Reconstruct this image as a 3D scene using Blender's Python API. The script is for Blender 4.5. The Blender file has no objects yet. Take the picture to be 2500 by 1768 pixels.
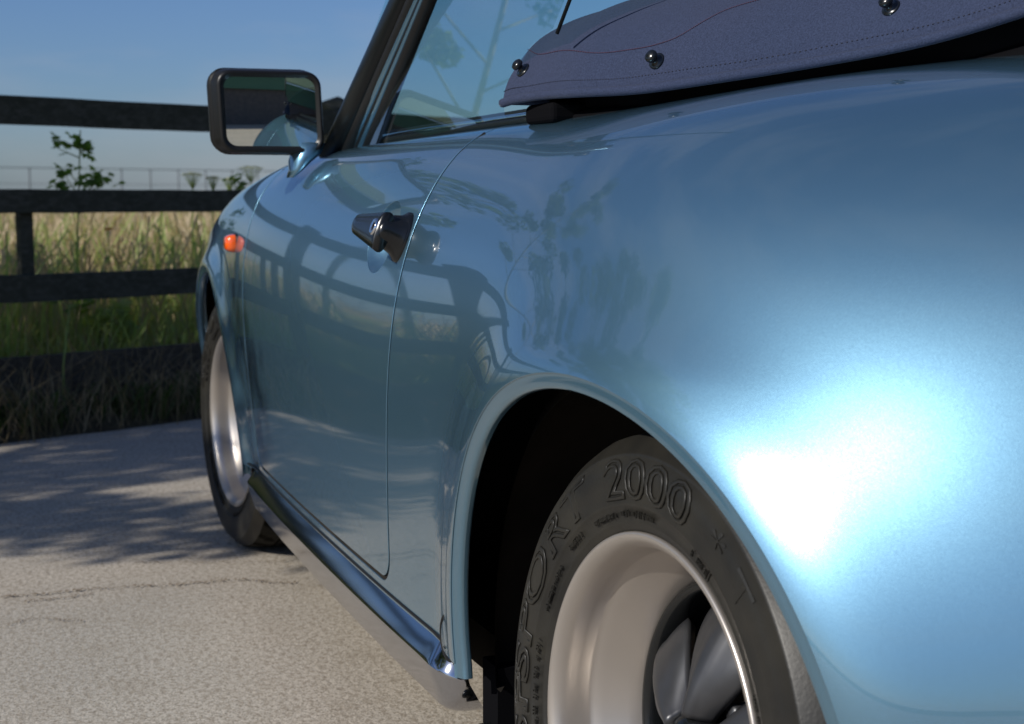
import bpy, math, random
import numpy as np
from mathutils import Matrix, Vector
random.seed(7); rng = np.random.default_rng(7)
scn = bpy.context.scene

# ------------------------------------------------------------------ camera
FPX = 3713.0; PSI = math.radians(21.0); PIT = math.atan((884 - 477) / FPX)
CAM = np.array([-1.36, 1.445, .85])
FW = np.array([math.cos(PIT)*math.cos(PSI), -math.cos(PIT)*math.sin(PSI), -math.sin(PIT)])
RT = np.cross(FW, [0, 0, 1]); RT /= np.linalg.norm(RT); UPV = np.cross(RT, FW)
cd = bpy.data.cameras.new('camera'); cam = bpy.data.objects.new('camera', cd); scn.collection.objects.link(cam)
cam.matrix_world = Matrix(((RT[0], UPV[0], -FW[0], CAM[0]), (RT[1], UPV[1], -FW[1], CAM[1]), (RT[2], UPV[2], -FW[2], CAM[2]), (0, 0, 0, 1)))
cd.sensor_width = 36; cd.lens = FPX/2500*36; cd.clip_start = .05; cd.clip_end = 3000
cd.dof.use_dof = True; cd.dof.focus_distance = 1.85; cd.dof.aperture_fstop = 9.0
scn.camera = cam

# ------------------------------------------------------------------ light
SUN_AZ, SUN_EL = math.radians(104), math.radians(30.5)
world = bpy.data.worlds.new('World'); scn.world = world; world.use_nodes = True
wn, wl = world.node_tree.nodes, world.node_tree.links; wn.clear()
wo = wn.new('ShaderNodeOutputWorld'); bg = wn.new('ShaderNodeBackground'); sky = wn.new('ShaderNodeTexSky')
sky.sky_type = 'NISHITA'; sky.sun_disc = False; sky.sun_elevation = SUN_EL; sky.sun_rotation = math.pi/2 - SUN_AZ
sky.dust_density = .6; sky.ozone_density = 2.5; sky.air_density = 1.0
bg.inputs['Strength'].default_value = .064
# thin cirrus: streaky noise, everywhere in the sky
tc = wn.new('ShaderNodeTexCoord'); mp = wn.new('ShaderNodeMapping'); mp.inputs['Scale'].default_value = (1.6, 1.6, 6.0)
nz = wn.new('ShaderNodeTexNoise'); nz.inputs['Scale'].default_value = 1.7; nz.inputs['Detail'].default_value = 6; nz.inputs['Roughness'].default_value = .55
cr = wn.new('ShaderNodeMapRange'); cr.inputs[1].default_value = .44; cr.inputs[2].default_value = .70; cr.inputs[3].default_value = 0; cr.inputs[4].default_value = .42
mx = wn.new('ShaderNodeMix'); mx.data_type = 'RGBA'; mx.inputs[7].default_value = (6.4, 6.6, 7.4, 1)
tint = wn.new('ShaderNodeMix'); tint.data_type = 'RGBA'; tint.blend_type = 'MULTIPLY'; tint.inputs[0].default_value = 1; tint.inputs[7].default_value = (.74, .95, 1.38, 1)
wl.new(tc.outputs['Generated'], mp.inputs[0]); wl.new(mp.outputs[0], nz.inputs['Vector']); wl.new(nz.outputs['Fac'], cr.inputs[0])
wl.new(cr.outputs[0], mx.inputs[0]); wl.new(sky.outputs[0], tint.inputs[6]); wl.new(tint.outputs[2], mx.inputs[6]); wl.new(mx.outputs[2], bg.inputs['Color']); wl.new(bg.outputs[0], wo.inputs[0])
sd = bpy.data.lights.new('sun', 'SUN'); sd.energy = 4.2; sd.angle = math.radians(.53); sd.color = (1, .95, .87)
sun = bpy.data.objects.new('sun', sd); scn.collection.objects.link(sun)
SUNV = Vector((math.cos(SUN_AZ)*math.cos(SUN_EL), math.sin(SUN_AZ)*math.cos(SUN_EL), math.sin(SUN_EL)))
sun.rotation_euler = SUNV.to_track_quat('Z', 'Y').to_euler(); sun.location = (0, 0, 30)
scn.view_settings.view_transform = 'Standard'; scn.view_settings.look = 'None'
scn.view_settings.exposure = 0.0; scn.view_settings.gamma = 1; scn.view_settings.use_curve_mapping = False
scn.cycles.max_bounces = 8; scn.cycles.transparent_max_bounces = 24; scn.cycles.sample_clamp_indirect = 6

# ------------------------------------------------------------------ unprojection used to take measures from the photograph
def ray(u, v):
    d = FW*FPX + RT*(u-1250) - UPV*(v-884); return d/np.linalg.norm(d)
def atx(u, v, x): r = ray(u, v); return CAM + r*(x-CAM[0])/r[0]
def aty(u, v, y): r = ray(u, v); return CAM + r*(y-CAM[1])/r[1]
def atz(u, v, z): r = ray(u, v); return CAM + r*(z-CAM[2])/r[2]
def atplane(u, v, p, n):
    r = ray(u, v); n = np.asarray(n, float); return CAM + r*(np.dot(np.asarray(p)-CAM, n)/np.dot(r, n))

# ------------------------------------------------------------------ materials
def N(t, ty, **k):
    n = t.nodes.new(ty)
    for a, b in k.items(): setattr(n, a, b)
    return n
def mat(name, col, rough=.5, metal=0, spec=.5, coat=0, noise=None, bump=None, sheen=0, **kw):
    """noise=(scale, amount, second colour) ; bump=(scale, strength, distance)"""
    m = bpy.data.materials.new(name); m.use_nodes = True; t = m.node_tree; p = t.nodes['Principled BSDF']
    p.inputs['Base Color'].default_value = (*col, 1); p.inputs['Roughness'].default_value = rough
    p.inputs['Metallic'].default_value = metal; p.inputs['Specular IOR Level'].default_value = spec
    p.inputs['Coat Weight'].default_value = coat; p.inputs['Coat Roughness'].default_value = kw.get('coat_rough', .015)
    if sheen: p.inputs['Sheen Weight'].default_value = sheen; p.inputs['Sheen Roughness'].default_value = .4
    co = N(t, 'ShaderNodeTexCoord')
    if noise:
        s, a, c2 = noise
        n = N(t, 'ShaderNodeTexNoise'); n.inputs['Scale'].default_value = s; n.inputs['Detail'].default_value = 5
        r = N(t, 'ShaderNodeMapRange'); r.inputs[1].default_value = .35; r.inputs[2].default_value = .65; r.inputs[3].default_value = 0; r.inputs[4].default_value = a
        x = N(t, 'ShaderNodeMix', data_type='RGBA'); x.inputs[6].default_value = (*col, 1); x.inputs[7].default_value = (*c2, 1)
        t.links.new(co.outputs['Object'], n.inputs['Vector']); t.links.new(n.outputs['Fac'], r.inputs[0]); t.links.new(r.outputs[0], x.inputs[0]); t.links.new(x.outputs[2], p.inputs['Base Color'])
    if bump:
        s, st, di = bump
        n2 = N(t, 'ShaderNodeTexNoise'); n2.inputs['Scale'].default_value = s; n2.inputs['Detail'].default_value = 3
        b = N(t, 'ShaderNodeBump'); b.inputs['Strength'].default_value = st; b.inputs['Distance'].default_value = di
        t.links.new(co.outputs['Object'], n2.inputs['Vector']); t.links.new(n2.outputs['Fac'], b.inputs['Height']); t.links.new(b.outputs[0], p.inputs['Normal'])
    return m

def paint_mat():
    m = mat('light_blue_metallic_paint', (.138, .285, .395), rough=.22, metal=.80, coat=1.0, coat_rough=.012)
    t = m.node_tree; p = t.nodes['Principled BSDF']; p.inputs['Coat IOR'].default_value = 1.8
    co = N(t, 'ShaderNodeTexCoord')
    n1 = N(t, 'ShaderNodeTexNoise'); n1.inputs['Scale'].default_value = 2.6; n1.inputs['Detail'].default_value = 8; n1.inputs['Roughness'].default_value = .7
    r1 = N(t, 'ShaderNodeMapRange'); r1.inputs[1].default_value = .4; r1.inputs[2].default_value = .75; r1.inputs[3].default_value = .008; r1.inputs[4].default_value = .05
    t.links.new(co.outputs['Object'], n1.inputs['Vector']); t.links.new(n1.outputs['Fac'], r1.inputs[0]); t.links.new(r1.outputs[0], p.inputs['Coat Roughness'])
    v = N(t, 'ShaderNodeTexVoronoi'); v.inputs['Scale'].default_value = 2600
    s = N(t, 'ShaderNodeVectorMath', operation='SUBTRACT'); s.inputs[1].default_value = (.5, .5, .5)
    k = N(t, 'ShaderNodeVectorMath', operation='SCALE'); k.inputs['Scale'].default_value = .05
    g = N(t, 'ShaderNodeNewGeometry'); a = N(t, 'ShaderNodeVectorMath', operation='ADD'); nn = N(t, 'ShaderNodeVectorMath', operation='NORMALIZE')
    t.links.new(co.outputs['Object'], v.inputs['Vector']); t.links.new(v.outputs['Color'], s.inputs[0]); t.links.new(s.outputs[0], k.inputs[0])
    t.links.new(k.outputs[0], a.inputs[0]); t.links.new(g.outputs['Normal'], a.inputs[1]); t.links.new(a.outputs[0], nn.inputs[0]); t.links.new(nn.outputs[0], p.inputs['Normal'])
    # a second, rougher flake layer gives the wide soft glow round the highlight
    p2 = N(t, 'ShaderNodeBsdfPrincipled'); p2.inputs['Base Color'].default_value = (.138, .285, .395, 1); p2.inputs['Metallic'].default_value = .85; p2.inputs['Roughness'].default_value = .42
    p2.inputs['Coat Weight'].default_value = 1; p2.inputs['Coat IOR'].default_value = 1.8
    t.links.new(r1.outputs[0], p2.inputs['Coat Roughness']); t.links.new(nn.outputs[0], p2.inputs['Normal'])
    mxs = N(t, 'ShaderNodeMixShader'); mxs.inputs[0].default_value = .55; o = t.nodes['Material Output']
    t.links.new(p.outputs[0], mxs.inputs[1]); t.links.new(p2.outputs[0], mxs.inputs[2]); t.links.new(mxs.outputs[0], o.inputs[0])
    return m
def glass_mat(name, tintc, refl=1.0):
    m = bpy.data.materials.new(name); m.use_nodes = True; t = m.node_tree; t.nodes.clear()
    o = N(t, 'ShaderNodeOutputMaterial'); f = N(t, 'ShaderNodeFresnel'); f.inputs[0].default_value = 1.52
    tr = N(t, 'ShaderNodeBsdfTransparent'); tr.inputs[0].default_value = (*tintc, 1); gl = N(t, 'ShaderNodeBsdfGlossy'); gl.inputs['Roughness'].default_value = .0
    ge = N(t, 'ShaderNodeNewGeometry'); ir = N(t, 'ShaderNodeMapRange'); ir.inputs[3].default_value = 1.52; ir.inputs[4].default_value = 1/1.52
    t.links.new(ge.outputs['Backfacing'], ir.inputs[0]); t.links.new(ir.outputs[0], f.inputs[0])   # the same from both sides
    # a pane has two surfaces: R = 2F/(1+F)
    a = N(t, 'ShaderNodeMath', operation='MULTIPLY'); a.inputs[1].default_value = 2*refl; b = N(t, 'ShaderNodeMath', operation='ADD'); b.inputs[1].default_value = 1
    d = N(t, 'ShaderNodeMath', operation='DIVIDE'); x = N(t, 'ShaderNodeMixShader')
    t.links.new(f.outputs[0], a.inputs[0]); t.links.new(f.outputs[0], b.inputs[0]); t.links.new(a.outputs[0], d.inputs[0]); t.links.new(b.outputs[0], d.inputs[1])
    t.links.new(d.outputs[0], x.inputs[0]); t.links.new(tr.outputs[0], x.inputs[1]); t.links.new(gl.outputs[0], x.inputs[2]); t.links.new(x.outputs[0], o.inputs[0])
    return m
def leaf_mat(name, col, col2, trans=.35, scale=6):
    m = mat(name, col, rough=.5, spec=.35, noise=(scale, 1, col2)); t = m.node_tree; p = t.nodes['Principled BSDF']
    o = t.nodes['Material Output']; tl = N(t, 'ShaderNodeBsdfTranslucent'); x = N(t, 'ShaderNodeMixShader'); x.inputs[0].default_value = trans
    mixn = [n for n in t.nodes if n.type == 'MIX'][0]; g = N(t, 'ShaderNodeMix', data_type='RGBA', blend_type='MULTIPLY'); g.inputs[0].default_value = 1; g.inputs[7].default_value = (1.5, 1.5, .8, 1)
    t.links.new(mixn.outputs[2], g.inputs[6]); t.links.new(g.outputs[2], tl.inputs[0])
    t.links.new(p.outputs[0], x.inputs[1]); t.links.new(tl.outputs[0], x.inputs[2]); t.links.new(x.outputs[0], o.inputs[0])
    return m
def add_grain(m, light):
    t = m.node_tree; p = t.nodes['Principled BSDF']; co = N(t, 'ShaderNodeTexCoord'); mp = N(t, 'ShaderNodeMapping'); mp.inputs['Rotation'].default_value = (0, 0, math.radians(66)); mp.inputs['Scale'].default_value = (2.5, 30, 55)
    n = N(t, 'ShaderNodeTexNoise'); n.inputs['Scale'].default_value = 1; n.inputs['Detail'].default_value = 6; n.inputs['Roughness'].default_value = .7
    r = N(t, 'ShaderNodeMapRange'); r.inputs[1].default_value = .45; r.inputs[2].default_value = .75; r.inputs[3].default_value = 0; r.inputs[4].default_value = .8
    mixn = [q for q in t.nodes if q.type == 'MIX'][0]; x = N(t, 'ShaderNodeMix', data_type='RGBA'); x.inputs[7].default_value = (*light, 1)
    t.links.new(co.outputs['Object'], mp.inputs[0]); t.links.new(mp.outputs[0], n.inputs['Vector']); t.links.new(n.outputs['Fac'], r.inputs[0]); t.links.new(r.outputs[0], x.inputs[0])
    t.links.new(mixn.outputs[2], x.inputs[6]); t.links.new(x.outputs[2], p.inputs['Base Color'])
def concrete_mat():
    m = bpy.data.materials.new('concrete_yard'); m.use_nodes = True; t = m.node_tree; p = t.nodes['Principled BSDF']
    p.inputs['Roughness'].default_value = .9; p.inputs['Specular IOR Level'].default_value = .25
    g = N(t, 'ShaderNodeNewGeometry')
    def noise(s, d=5, r=.5):
        n = N(t, 'ShaderNodeTexNoise'); n.inputs['Scale'].default_value = s; n.inputs['Detail'].default_value = d; n.inputs['Roughness'].default_value = r
        t.links.new(g.outputs['Position'], n.inputs['Vector']); return n.outputs['Fac']
    def ramp(f, a, b, c=0, d=1):
        r = N(t, 'ShaderNodeMapRange'); r.inputs[1].default_value = a; r.inputs[2].default_value = b; r.inputs[3].default_value = c; r.inputs[4].default_value = d
        t.links.new(f, r.inputs[0]); return r.outputs[0]
    def mixc(f, a, b):
        x = N(t, 'ShaderNodeMix', data_type='RGBA')
        for i, q in ((6, a), (7, b)):
            if isinstance(q, tuple): x.inputs[i].default_value = (*q, 1)
            else: t.links.new(q, x.inputs[i])
        t.links.new(f, x.inputs[0]); return x.outputs[2]
    base = mixc(ramp(noise(1.3), .35, .65), (.545, .485, .405), (.46, .42, .36))
    base = mixc(ramp(noise(9, 4, .6), .5, .72, 0, .5), base, (.36, .31, .245))
    base = mixc(ramp(noise(80, 3, .7), .44, .62, 0, .85), base, (.29, .245, .19))
    base = mixc(ramp(noise(230, 2, .5), .52, .64, 0, .7), base, (.18, .155, .12))
    base = mixc(ramp(noise(150, 2, .5), .62, .72, 0, .7), base, (.58, .51, .42))
    t.links.new(base, p.inputs['Base Color'])
    b = N(t, 'ShaderNodeBump'); b.inputs['Strength'].default_value = .55; b.inputs['Distance'].default_value = .004
    t.links.new(noise(120, 4, .65), b.inputs['Height']); t.links.new(b.outputs[0], p.inputs['Normal'])
    return m

M = {}
M['paint'] = paint_mat()
M['black_gloss'] = mat('gloss_black_paint', (.006, .007, .0075), rough=.24, coat=.2, coat_rough=.06)
M['black_plastic'] = mat('black_plastic', (.009, .009, .009), rough=.36, spec=.35, bump=(900, .25, .0004))
M['rubber'] = mat('black_rubber', (.010, .010, .010), rough=.5, spec=.25, bump=(300, .2, .0004))
M['tyre'] = mat('tyre_rubber', (.013, .0125, .011), rough=.44, spec=.40, noise=(14, .9, (.024, .022, .017)), bump=(260, .35, .0006))
M['tread'] = mat('tyre_tread_rubber', (.012, .0115, .010), rough=.8, spec=.15, noise=(25, .9, (.022, .020, .016)))
M['rim'] = mat('silver_rim_lacquer', (.50, .455, .41), rough=.34, metal=.72, coat=.3, noise=(9, .5, (.44, .40, .355)))
M['rim_edge'] = mat('polished_rim_lip', (.80, .80, .80), rough=.2, metal=1.0)
M['dark_metal'] = mat('dark_satin_wheel_centre', (.055, .056, .06), rough=.36, metal=.55, noise=(30, .6, (.075, .076, .08)))
M['trim'] = mat('anodised_rocker_trim', (.50, .505, .53), rough=.11, metal=1.0, noise=(7, .5, (.43, .43, .45)))
M['chrome'] = mat('chrome', (.85, .85, .86), rough=.05, metal=1.0)
M['fabric'] = None
M['dark'] = mat('underbody_black', (.012, .011, .010), rough=.9, spec=.1, noise=(8, 1, (.03, .025, .02)))
M['orange'] = mat('orange_lens', (.85, .11, .008), rough=.12, coat=1)
M['mirror'] = mat('mirror_glass', (.82, .87, .82), rough=.0, metal=1.0)
M['glass'] = glass_mat('tinted_side_glass', (.80, .97, .95), 1.15)
M['wood'] = mat('dark_creosoted_timber', (.042, .044, .030), rough=.9, spec=.1, noise=(7, .8, (.062, .062, .045)), bump=(60, .6, .004))
M['wood_old'] = mat('weathered_gravel_board', (.050, .044, .034), rough=.9, spec=.15, noise=(6, .9, (.075, .062, .045)), bump=(50, .7, .005))
add_grain(M['wood'], (.11, .105, .085)); add_grain(M['wood_old'], (.14, .12, .09))
M['void'] = mat('void_black', (.006, .006, .007), rough=1, spec=0)  # flat black for shaded gaps, defined again further down
M['leather'] = mat('black_leather', (.015, .015, .016), rough=.5, bump=(200, .2, .001))
M['bark'] = mat('young_bark', (.30, .27, .19), rough=.8, noise=(9, 1, (.30, .31, .08)), bump=(60, .5, .003))
M['leaf'] = leaf_mat('tree_leaf', (.085, .14, .03), (.15, .21, .045), .5, 3)
M['weed_leaf'] = leaf_mat('weed_leaf', (.12, .21, .04), (.18, .28, .06), .6, 5)
M['shade_weed'] = leaf_mat('shaded_weed_leaf', (.05, .085, .02), (.08, .11, .03), .3, 5)  # darker copy of the weed leaf, shade put into the colour
M['dry'] = leaf_mat('dry_grass', (.60, .49, .33), (.40, .29, .18), .28, 2.2)
M['green'] = leaf_mat('green_grass', (.26, .38, .10), (.40, .44, .16), .4, 2.2)
M['dead'] = mat('dead_stems', (.34, .26, .15), rough=.9, spec=.1, noise=(4, 1, (.16, .13, .06)))
M['flower'] = leaf_mat('cream_flower_head', (.55, .55, .28), (.40, .42, .2), .3, 12)
M['yellow'] = leaf_mat('yellow_leaf', (.55, .42, .05), (.45, .38, .06), .4, 30)
M['field'] = mat('dry_field', (.27, .225, .12), rough=1, spec=0, noise=(.3, 1, (.17, .18, .07)))
M['soil'] = mat('verge_soil', (.055, .045, .03), rough=1, spec=0, noise=(10, .9, (.10, .085, .05)), bump=(40, .8, .02))
M['steel'] = mat('galvanised_wire', (.20, .21, .22), rough=.5, metal=.7)
M['concrete'] = concrete_mat()
M['pillar_black'] = mat('satin_black_frame', (.006, .007, .0075), rough=.32, spec=.22)
M['void'] = mat('void_black', (.006, .006, .007), rough=1, spec=0)  # pure black, stands in for shade under the cover and behind the sill
M['stitch'] = mat('faded_red_thread', (.07, .025, .045), rough=.9)
M['hem_thread'] = mat('navy_thread', (.012, .014, .03), rough=.8)
M['brick'] = mat('dark_brick', (.13, .11, .10), rough=.9, noise=(5, .8, (.09, .08, .075)))
M['green_clad'] = mat('green_cladding', (.07, .17, .10), rough=.6)
M['roof'] = mat('pale_green_roof', (.20, .26, .15), rough=.7, noise=(1, .5, (.16, .22, .13)))
M['white_paint'] = mat('white_door_paint', (.7, .7, .68), rough=.5)
M['red'] = mat('red_paint', (.5, .03, .02), rough=.5)

def fabric_mat():
    m = mat('navy_canvas', (.032, .043, .082), rough=.95, spec=.12, sheen=.10, noise=(5, .45, (.038, .046, .084))); t = m.node_tree; p = t.nodes['Principled BSDF']
    co = N(t, 'ShaderNodeTexCoord'); n = N(t, 'ShaderNodeTexNoise'); n.inputs['Scale'].default_value = 520; n.inputs['Detail'].default_value = 2
    b = N(t, 'ShaderNodeBump'); b.inputs['Strength'].default_value = .6; b.inputs['Distance'].default_value = .0012
    n3 = N(t, 'ShaderNodeTexNoise'); n3.inputs['Scale'].default_value = 9; b2 = N(t, 'ShaderNodeBump'); b2.inputs['Strength'].default_value = .35; b2.inputs['Distance'].default_value = .012
    t.links.new(co.outputs['Object'], n.inputs['Vector']); t.links.new(co.outputs['Object'], n3.inputs['Vector'])
    t.links.new(n3.outputs['Fac'], b2.inputs['Height']); t.links.new(b2.outputs[0], b.inputs['Normal'])
    t.links.new(n.outputs['Fac'], b.inputs['Height']); t.links.new(b.outputs[0], p.inputs['Normal'])
    mixn = [q for q in t.nodes if q.type == 'MIX'][0]; x = N(t, 'ShaderNodeMix', data_type='RGBA', blend_type='MULTIPLY'); x.inputs[0].default_value = 1
    r = N(t, 'ShaderNodeMapRange'); r.inputs[1].default_value = .3; r.inputs[2].default_value = .7; r.inputs[3].default_value = .76; r.inputs[4].default_value = 1.24
    t.links.new(n.outputs['Fac'], r.inputs[0]); t.links.new(mixn.outputs[2], x.inputs[6]); t.links.new(r.outputs[0], x.inputs[7]); t.links.new(x.outputs[2], p.inputs['Base Color'])
    return m
M['fabric'] = fabric_mat()

# ------------------------------------------------------------------ mesh helpers
def link(o, parent=None):
    scn.collection.objects.link(o)
    if parent is not None: o.parent = parent
    return o
def mk(name, v, f, m, parent=None, normals=None, smooth=True, label=None):
    me = bpy.data.meshes.new(name); me.from_pydata([tuple(map(float, p)) for p in v], [], [tuple(map(int, q)) for q in f])
    mats = m if isinstance(m, (list, tuple)) else [m]
    for q in mats: me.materials.append(q)
    me.polygons.foreach_set('use_smooth', [smooth]*len(me.polygons)); me.update()
    if normals is not None: me.normals_split_custom_set_from_vertices([tuple(map(float, n)) for n in normals])
    o = link(bpy.data.objects.new(name, me), parent)
    if label: o['label'] = label
    return o
def mk_np(name, V, F, m, parent=None, smooth=True):
    """V (n,3) array, F (k,m) array of equal-length faces"""
    me = bpy.data.meshes.new(name); V = np.ascontiguousarray(V, dtype=np.float32); F = np.ascontiguousarray(F, dtype=np.int32)
    me.vertices.add(len(V)); me.vertices.foreach_set('co', V.ravel()); k = F.shape[1]
    me.loops.add(F.size); me.loops.foreach_set('vertex_index', F.ravel()); me.polygons.add(len(F))
    me.polygons.foreach_set('loop_start', np.arange(len(F), dtype=np.int32)*k)
    me.polygons.foreach_set('use_smooth', np.full(len(F), smooth)); me.materials.append(m); me.update(calc_edges=True)
    return link(bpy.data.objects.new(name, me), parent)
def thing(name, label, cat, loc=(0, 0, 0), group=None):
    o = bpy.data.objects.new(name, None); o.empty_display_size = .1; link(o); o.location = loc
    o['label'] = label; o['category'] = cat
    if group: o['group'] = group
    return o
def kind(o, k): o['kind'] = k; return o
def autosharp(o, deg=40):
    me = o.data; me.set_sharp_from_angle(angle=math.radians(deg)); return o
def sharpmk(*a, deg=38, **k): return autosharp(mk(*a, **k), deg)
def bevel(o, w, seg=2, deg=30):
    b = o.modifiers.new('bevel', 'BEVEL'); b.width = w; b.segments = seg; b.limit_method = 'ANGLE'; b.angle_limit = math.radians(deg); b.harden_normals = False
    return o
class MB:
    def __init__(s): s.v = []; s.f = []
    def add(s, v, f):
        k = len(s.v); s.v += [tuple(p) for p in v]; s.f += [tuple(i+k for i in q) for q in f]
    def box(s, a, b):
        (x0, y0, z0), (x1, y1, z1) = a, b
        s.add([(x0,y0,z0),(x1,y0,z0),(x1,y1,z0),(x0,y1,z0),(x0,y0,z1),(x1,y0,z1),(x1,y1,z1),(x0,y1,z1)], [(0,3,2,1),(4,5,6,7),(0,1,5,4),(1,2,6,5),(2,3,7,6),(3,0,4,7)])
    def obox(s, c, ax, ay, az):
        c, ax, ay, az = map(np.asarray, (c, ax, ay, az))
        pts = [c+i*ax+j*ay+k*az for k in (-1, 1) for i, j in ((-1,-1),(1,-1),(1,1),(-1,1))]
        s.add(pts, [(0,3,2,1),(4,5,6,7),(0,1,5,4),(1,2,6,5),(2,3,7,6),(3,0,4,7)])
    def tube(s, pts, r, n=8, cap=True):
        pts = [np.asarray(p, float) for p in pts]; rs = r if isinstance(r, (list, tuple, np.ndarray)) else [r]*len(pts)
        rings = []; ref = np.array([.13, .31, .94])
        for i, p in enumerate(pts):
            t = pts[min(i+1, len(pts)-1)] - pts[max(i-1, 0)]; t = t/(np.linalg.norm(t)+1e-12)
            a = np.cross(t, ref)
            if np.linalg.norm(a) < .05: a = np.cross(t, [1, 0, 0])
            a /= np.linalg.norm(a); b = np.cross(t, a)
            rings += [p + rs[i]*(math.cos(2*math.pi*k/n)*a + math.sin(2*math.pi*k/n)*b) for k in range(n)]
        f = [(i*n+k, i*n+(k+1) % n, (i+1)*n+(k+1) % n, (i+1)*n+k) for i in range(len(pts)-1) for k in range(n)]
        if cap: f += [tuple(range(n-1, -1, -1)), tuple(range((len(pts)-1)*n, len(pts)*n))]
        s.add(rings, f)
    def build(s, name, m, parent=None, smooth=False, **k): return mk(name, s.v, s.f, m, parent, smooth=smooth, **k)
def lathe(prof, n=96, axis='y', c=(0, 0, 0), close=False):
    """prof: list of (r, t) ; t along the axis"""
    v = []; f = []; m = len(prof)
    for i in range(n):
        a = 2*math.pi*i/n; ca, sa = math.cos(a), math.sin(a)
        for r, t in prof: v.append((c[0]+r*ca, c[1]+t, c[2]+r*sa))
    for i in range(n):
        j = (i+1) % n
        for k in range(m-1): f.append((i*m+k, i*m+k+1, j*m+k+1, j*m+k))
    return v, f
def loft(sections, closed=True, cap=True):
    n = len(sections[0]); v = [tuple(p) for s_ in sections for p in s_]; f = []
    for i in range(len(sections)-1):
        for k in range(n if closed else n-1):
            f.append((i*n+k, i*n+(k+1) % n, (i+1)*n+(k+1) % n, (i+1)*n+k))
    if cap and closed: f += [tuple(range(n-1, -1, -1)), tuple(range((len(sections)-1)*n, len(sections)*n))]
    return v, f
def crspline(pts, n):
    """Catmull-Rom through pts, n samples per span"""
    P = np.asarray(pts, float); P = np.vstack([2*P[0]-P[1], P, 2*P[-1]-P[-2]]); out = []
    for i in range(1, len(P)-2):
        for k in range(n):
            t = k/n; a, b, c, d = P[i-1], P[i], P[i+1], P[i+2]
            out.append(.5*((2*b)+(-a+c)*t+(2*a-5*b+4*c-d)*t*t+(-a+3*b-3*c+d)*t**3))
    out.append(P[-2]); return np.array(out)

# ------------------------------------------------------------------ car body surface (half body, tensor B-spline)
ST = [  # x of station, (y, z) from the sill up over the shoulder to the centre line
 (3.16, [(.30,.30),(.33,.36),(.36,.42),(.37,.47),(.37,.50),(.36,.53),(.33,.55),(.29,.56),(.24,.56),(.18,.55),(.09,.54),(0,.54)]),
 (2.98, [(.58,.28),(.62,.35),(.65,.42),(.665,.50),(.665,.56),(.65,.62),(.61,.66),(.55,.68),(.47,.68),(.35,.65),(.2,.61),(0,.60)]),
 (2.74, [(.70,.26),(.73,.35),(.755,.44),(.77,.53),(.775,.61),(.765,.69),(.735,.75),(.68,.785),(.60,.795),(.46,.755),(.25,.70),(0,.69)]),
 (2.50, [(.75,.26),(.77,.36),(.785,.46),(.797,.56),(.80,.65),(.79,.735),(.76,.805),(.705,.85),(.62,.865),(.48,.825),(.25,.775),(0,.765)]),
 (2.27, [(.775,.26),(.79,.36),(.803,.47),(.815,.58),(.818,.67),(.808,.755),(.78,.83),(.725,.88),(.64,.90),(.49,.872),(.26,.835),(0,.83)]),
 (2.02, [(.795,.26),(.805,.36),(.817,.47),(.828,.58),(.831,.68),(.822,.77),(.790,.85),(.735,.90),(.655,.925),(.50,.910),(.26,.885),(0,.885)]),
 (1.74, [(.815,.26),(.826,.36),(.838,.47),(.847,.58),(.848,.68),(.838,.775),(.806,.862),(.752,.915),(.685,.940),(.52,.945),(.26,.94),(0,.945)]),
 (1.45, [(.826,.26),(.836,.36),(.846,.47),(.852,.58),(.850,.68),(.836,.78),(.800,.868),(.748,.922),(.69,.945),(.52,.955),(.26,.96),(0,.965)]),
 (1.15, [(.834,.26),(.842,.36),(.848,.47),(.850,.58),(.845,.68),(.826,.78),(.787,.870),(.735,.925),(.69,.948),(.52,.958),(.26,.96),(0,.965)]),
 (.88, [(.839,.26),(.843,.36),(.845,.47),(.845,.58),(.836,.68),(.815,.78),(.775,.872),(.727,.928),(.68,.951),(.52,.958),(.26,.96),(0,.965)]),
 (.64, [(.841,.26),(.844,.36),(.845,.47),(.843,.58),(.834,.68),(.811,.782),(.768,.872),(.718,.928),(.665,.954),(.52,.965),(.26,.97),(0,.975)]),
 (.42, [(.838,.26),(.843,.36),(.847,.47),(.848,.58),(.841,.69),(.815,.79),(.768,.873),(.707,.928),(.64,.955),(.50,.975),(.26,.985),(0,.99)]),
 (.22, [(.828,.26),(.840,.36),(.853,.47),(.862,.58),(.858,.69),(.830,.79),(.773,.872),(.703,.930),(.62,.962),(.48,.987),(.26,1.0),(0,1.005)]),
 (.02, [(.812,.26),(.832,.36),(.852,.47),(.866,.58),(.862,.675),(.822,.775),(.757,.862),(.680,.926),(.585,.968),(.45,.995),(.24,1.012),(0,1.018)]),
 (-.18, [(.785,.28),(.812,.38),(.836,.48),(.843,.56),(.822,.638),(.782,.718),(.724,.797),(.653,.867),(.572,.927),(.485,.974),(.28,1.01),(0,1.014)]),
 (-.38, [(.752,.28),(.768,.34),(.766,.41),(.744,.50),(.707,.59),(.655,.68),(.594,.765),(.527,.835),(.448,.893),(.36,.938),(.19,.972),(0,.978)]),
 (-.58, [(0.502,.28),(0.523,.345),(0.529,.41),(0.514,.485),(0.484,.57),(0.444,.66),(0.397,.745),(0.345,.815),(0.288,.865),(0.218,.897),(0.117,.915),(0.000,.92)]),
 (-.78, [(0.286,.30),(0.299,.35),(0.304,.40),(0.295,.465),(0.275,.54),(0.249,.62),(0.217,.69),(0.185,.745),(0.150,.785),(0.114,.81),(0.058,.825),(0.000,.83)]),
 (-.98, [(0.112,.34),(0.118,.38),(0.121,.42),(0.117,.47),(0.108,.52),(0.098,.57),(0.086,.61),(0.070,.645),(0.058,.665),(0.042,.68),(0.021,.685),(0.000,.686)]),
]
NU, NV = 520, 200
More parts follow.
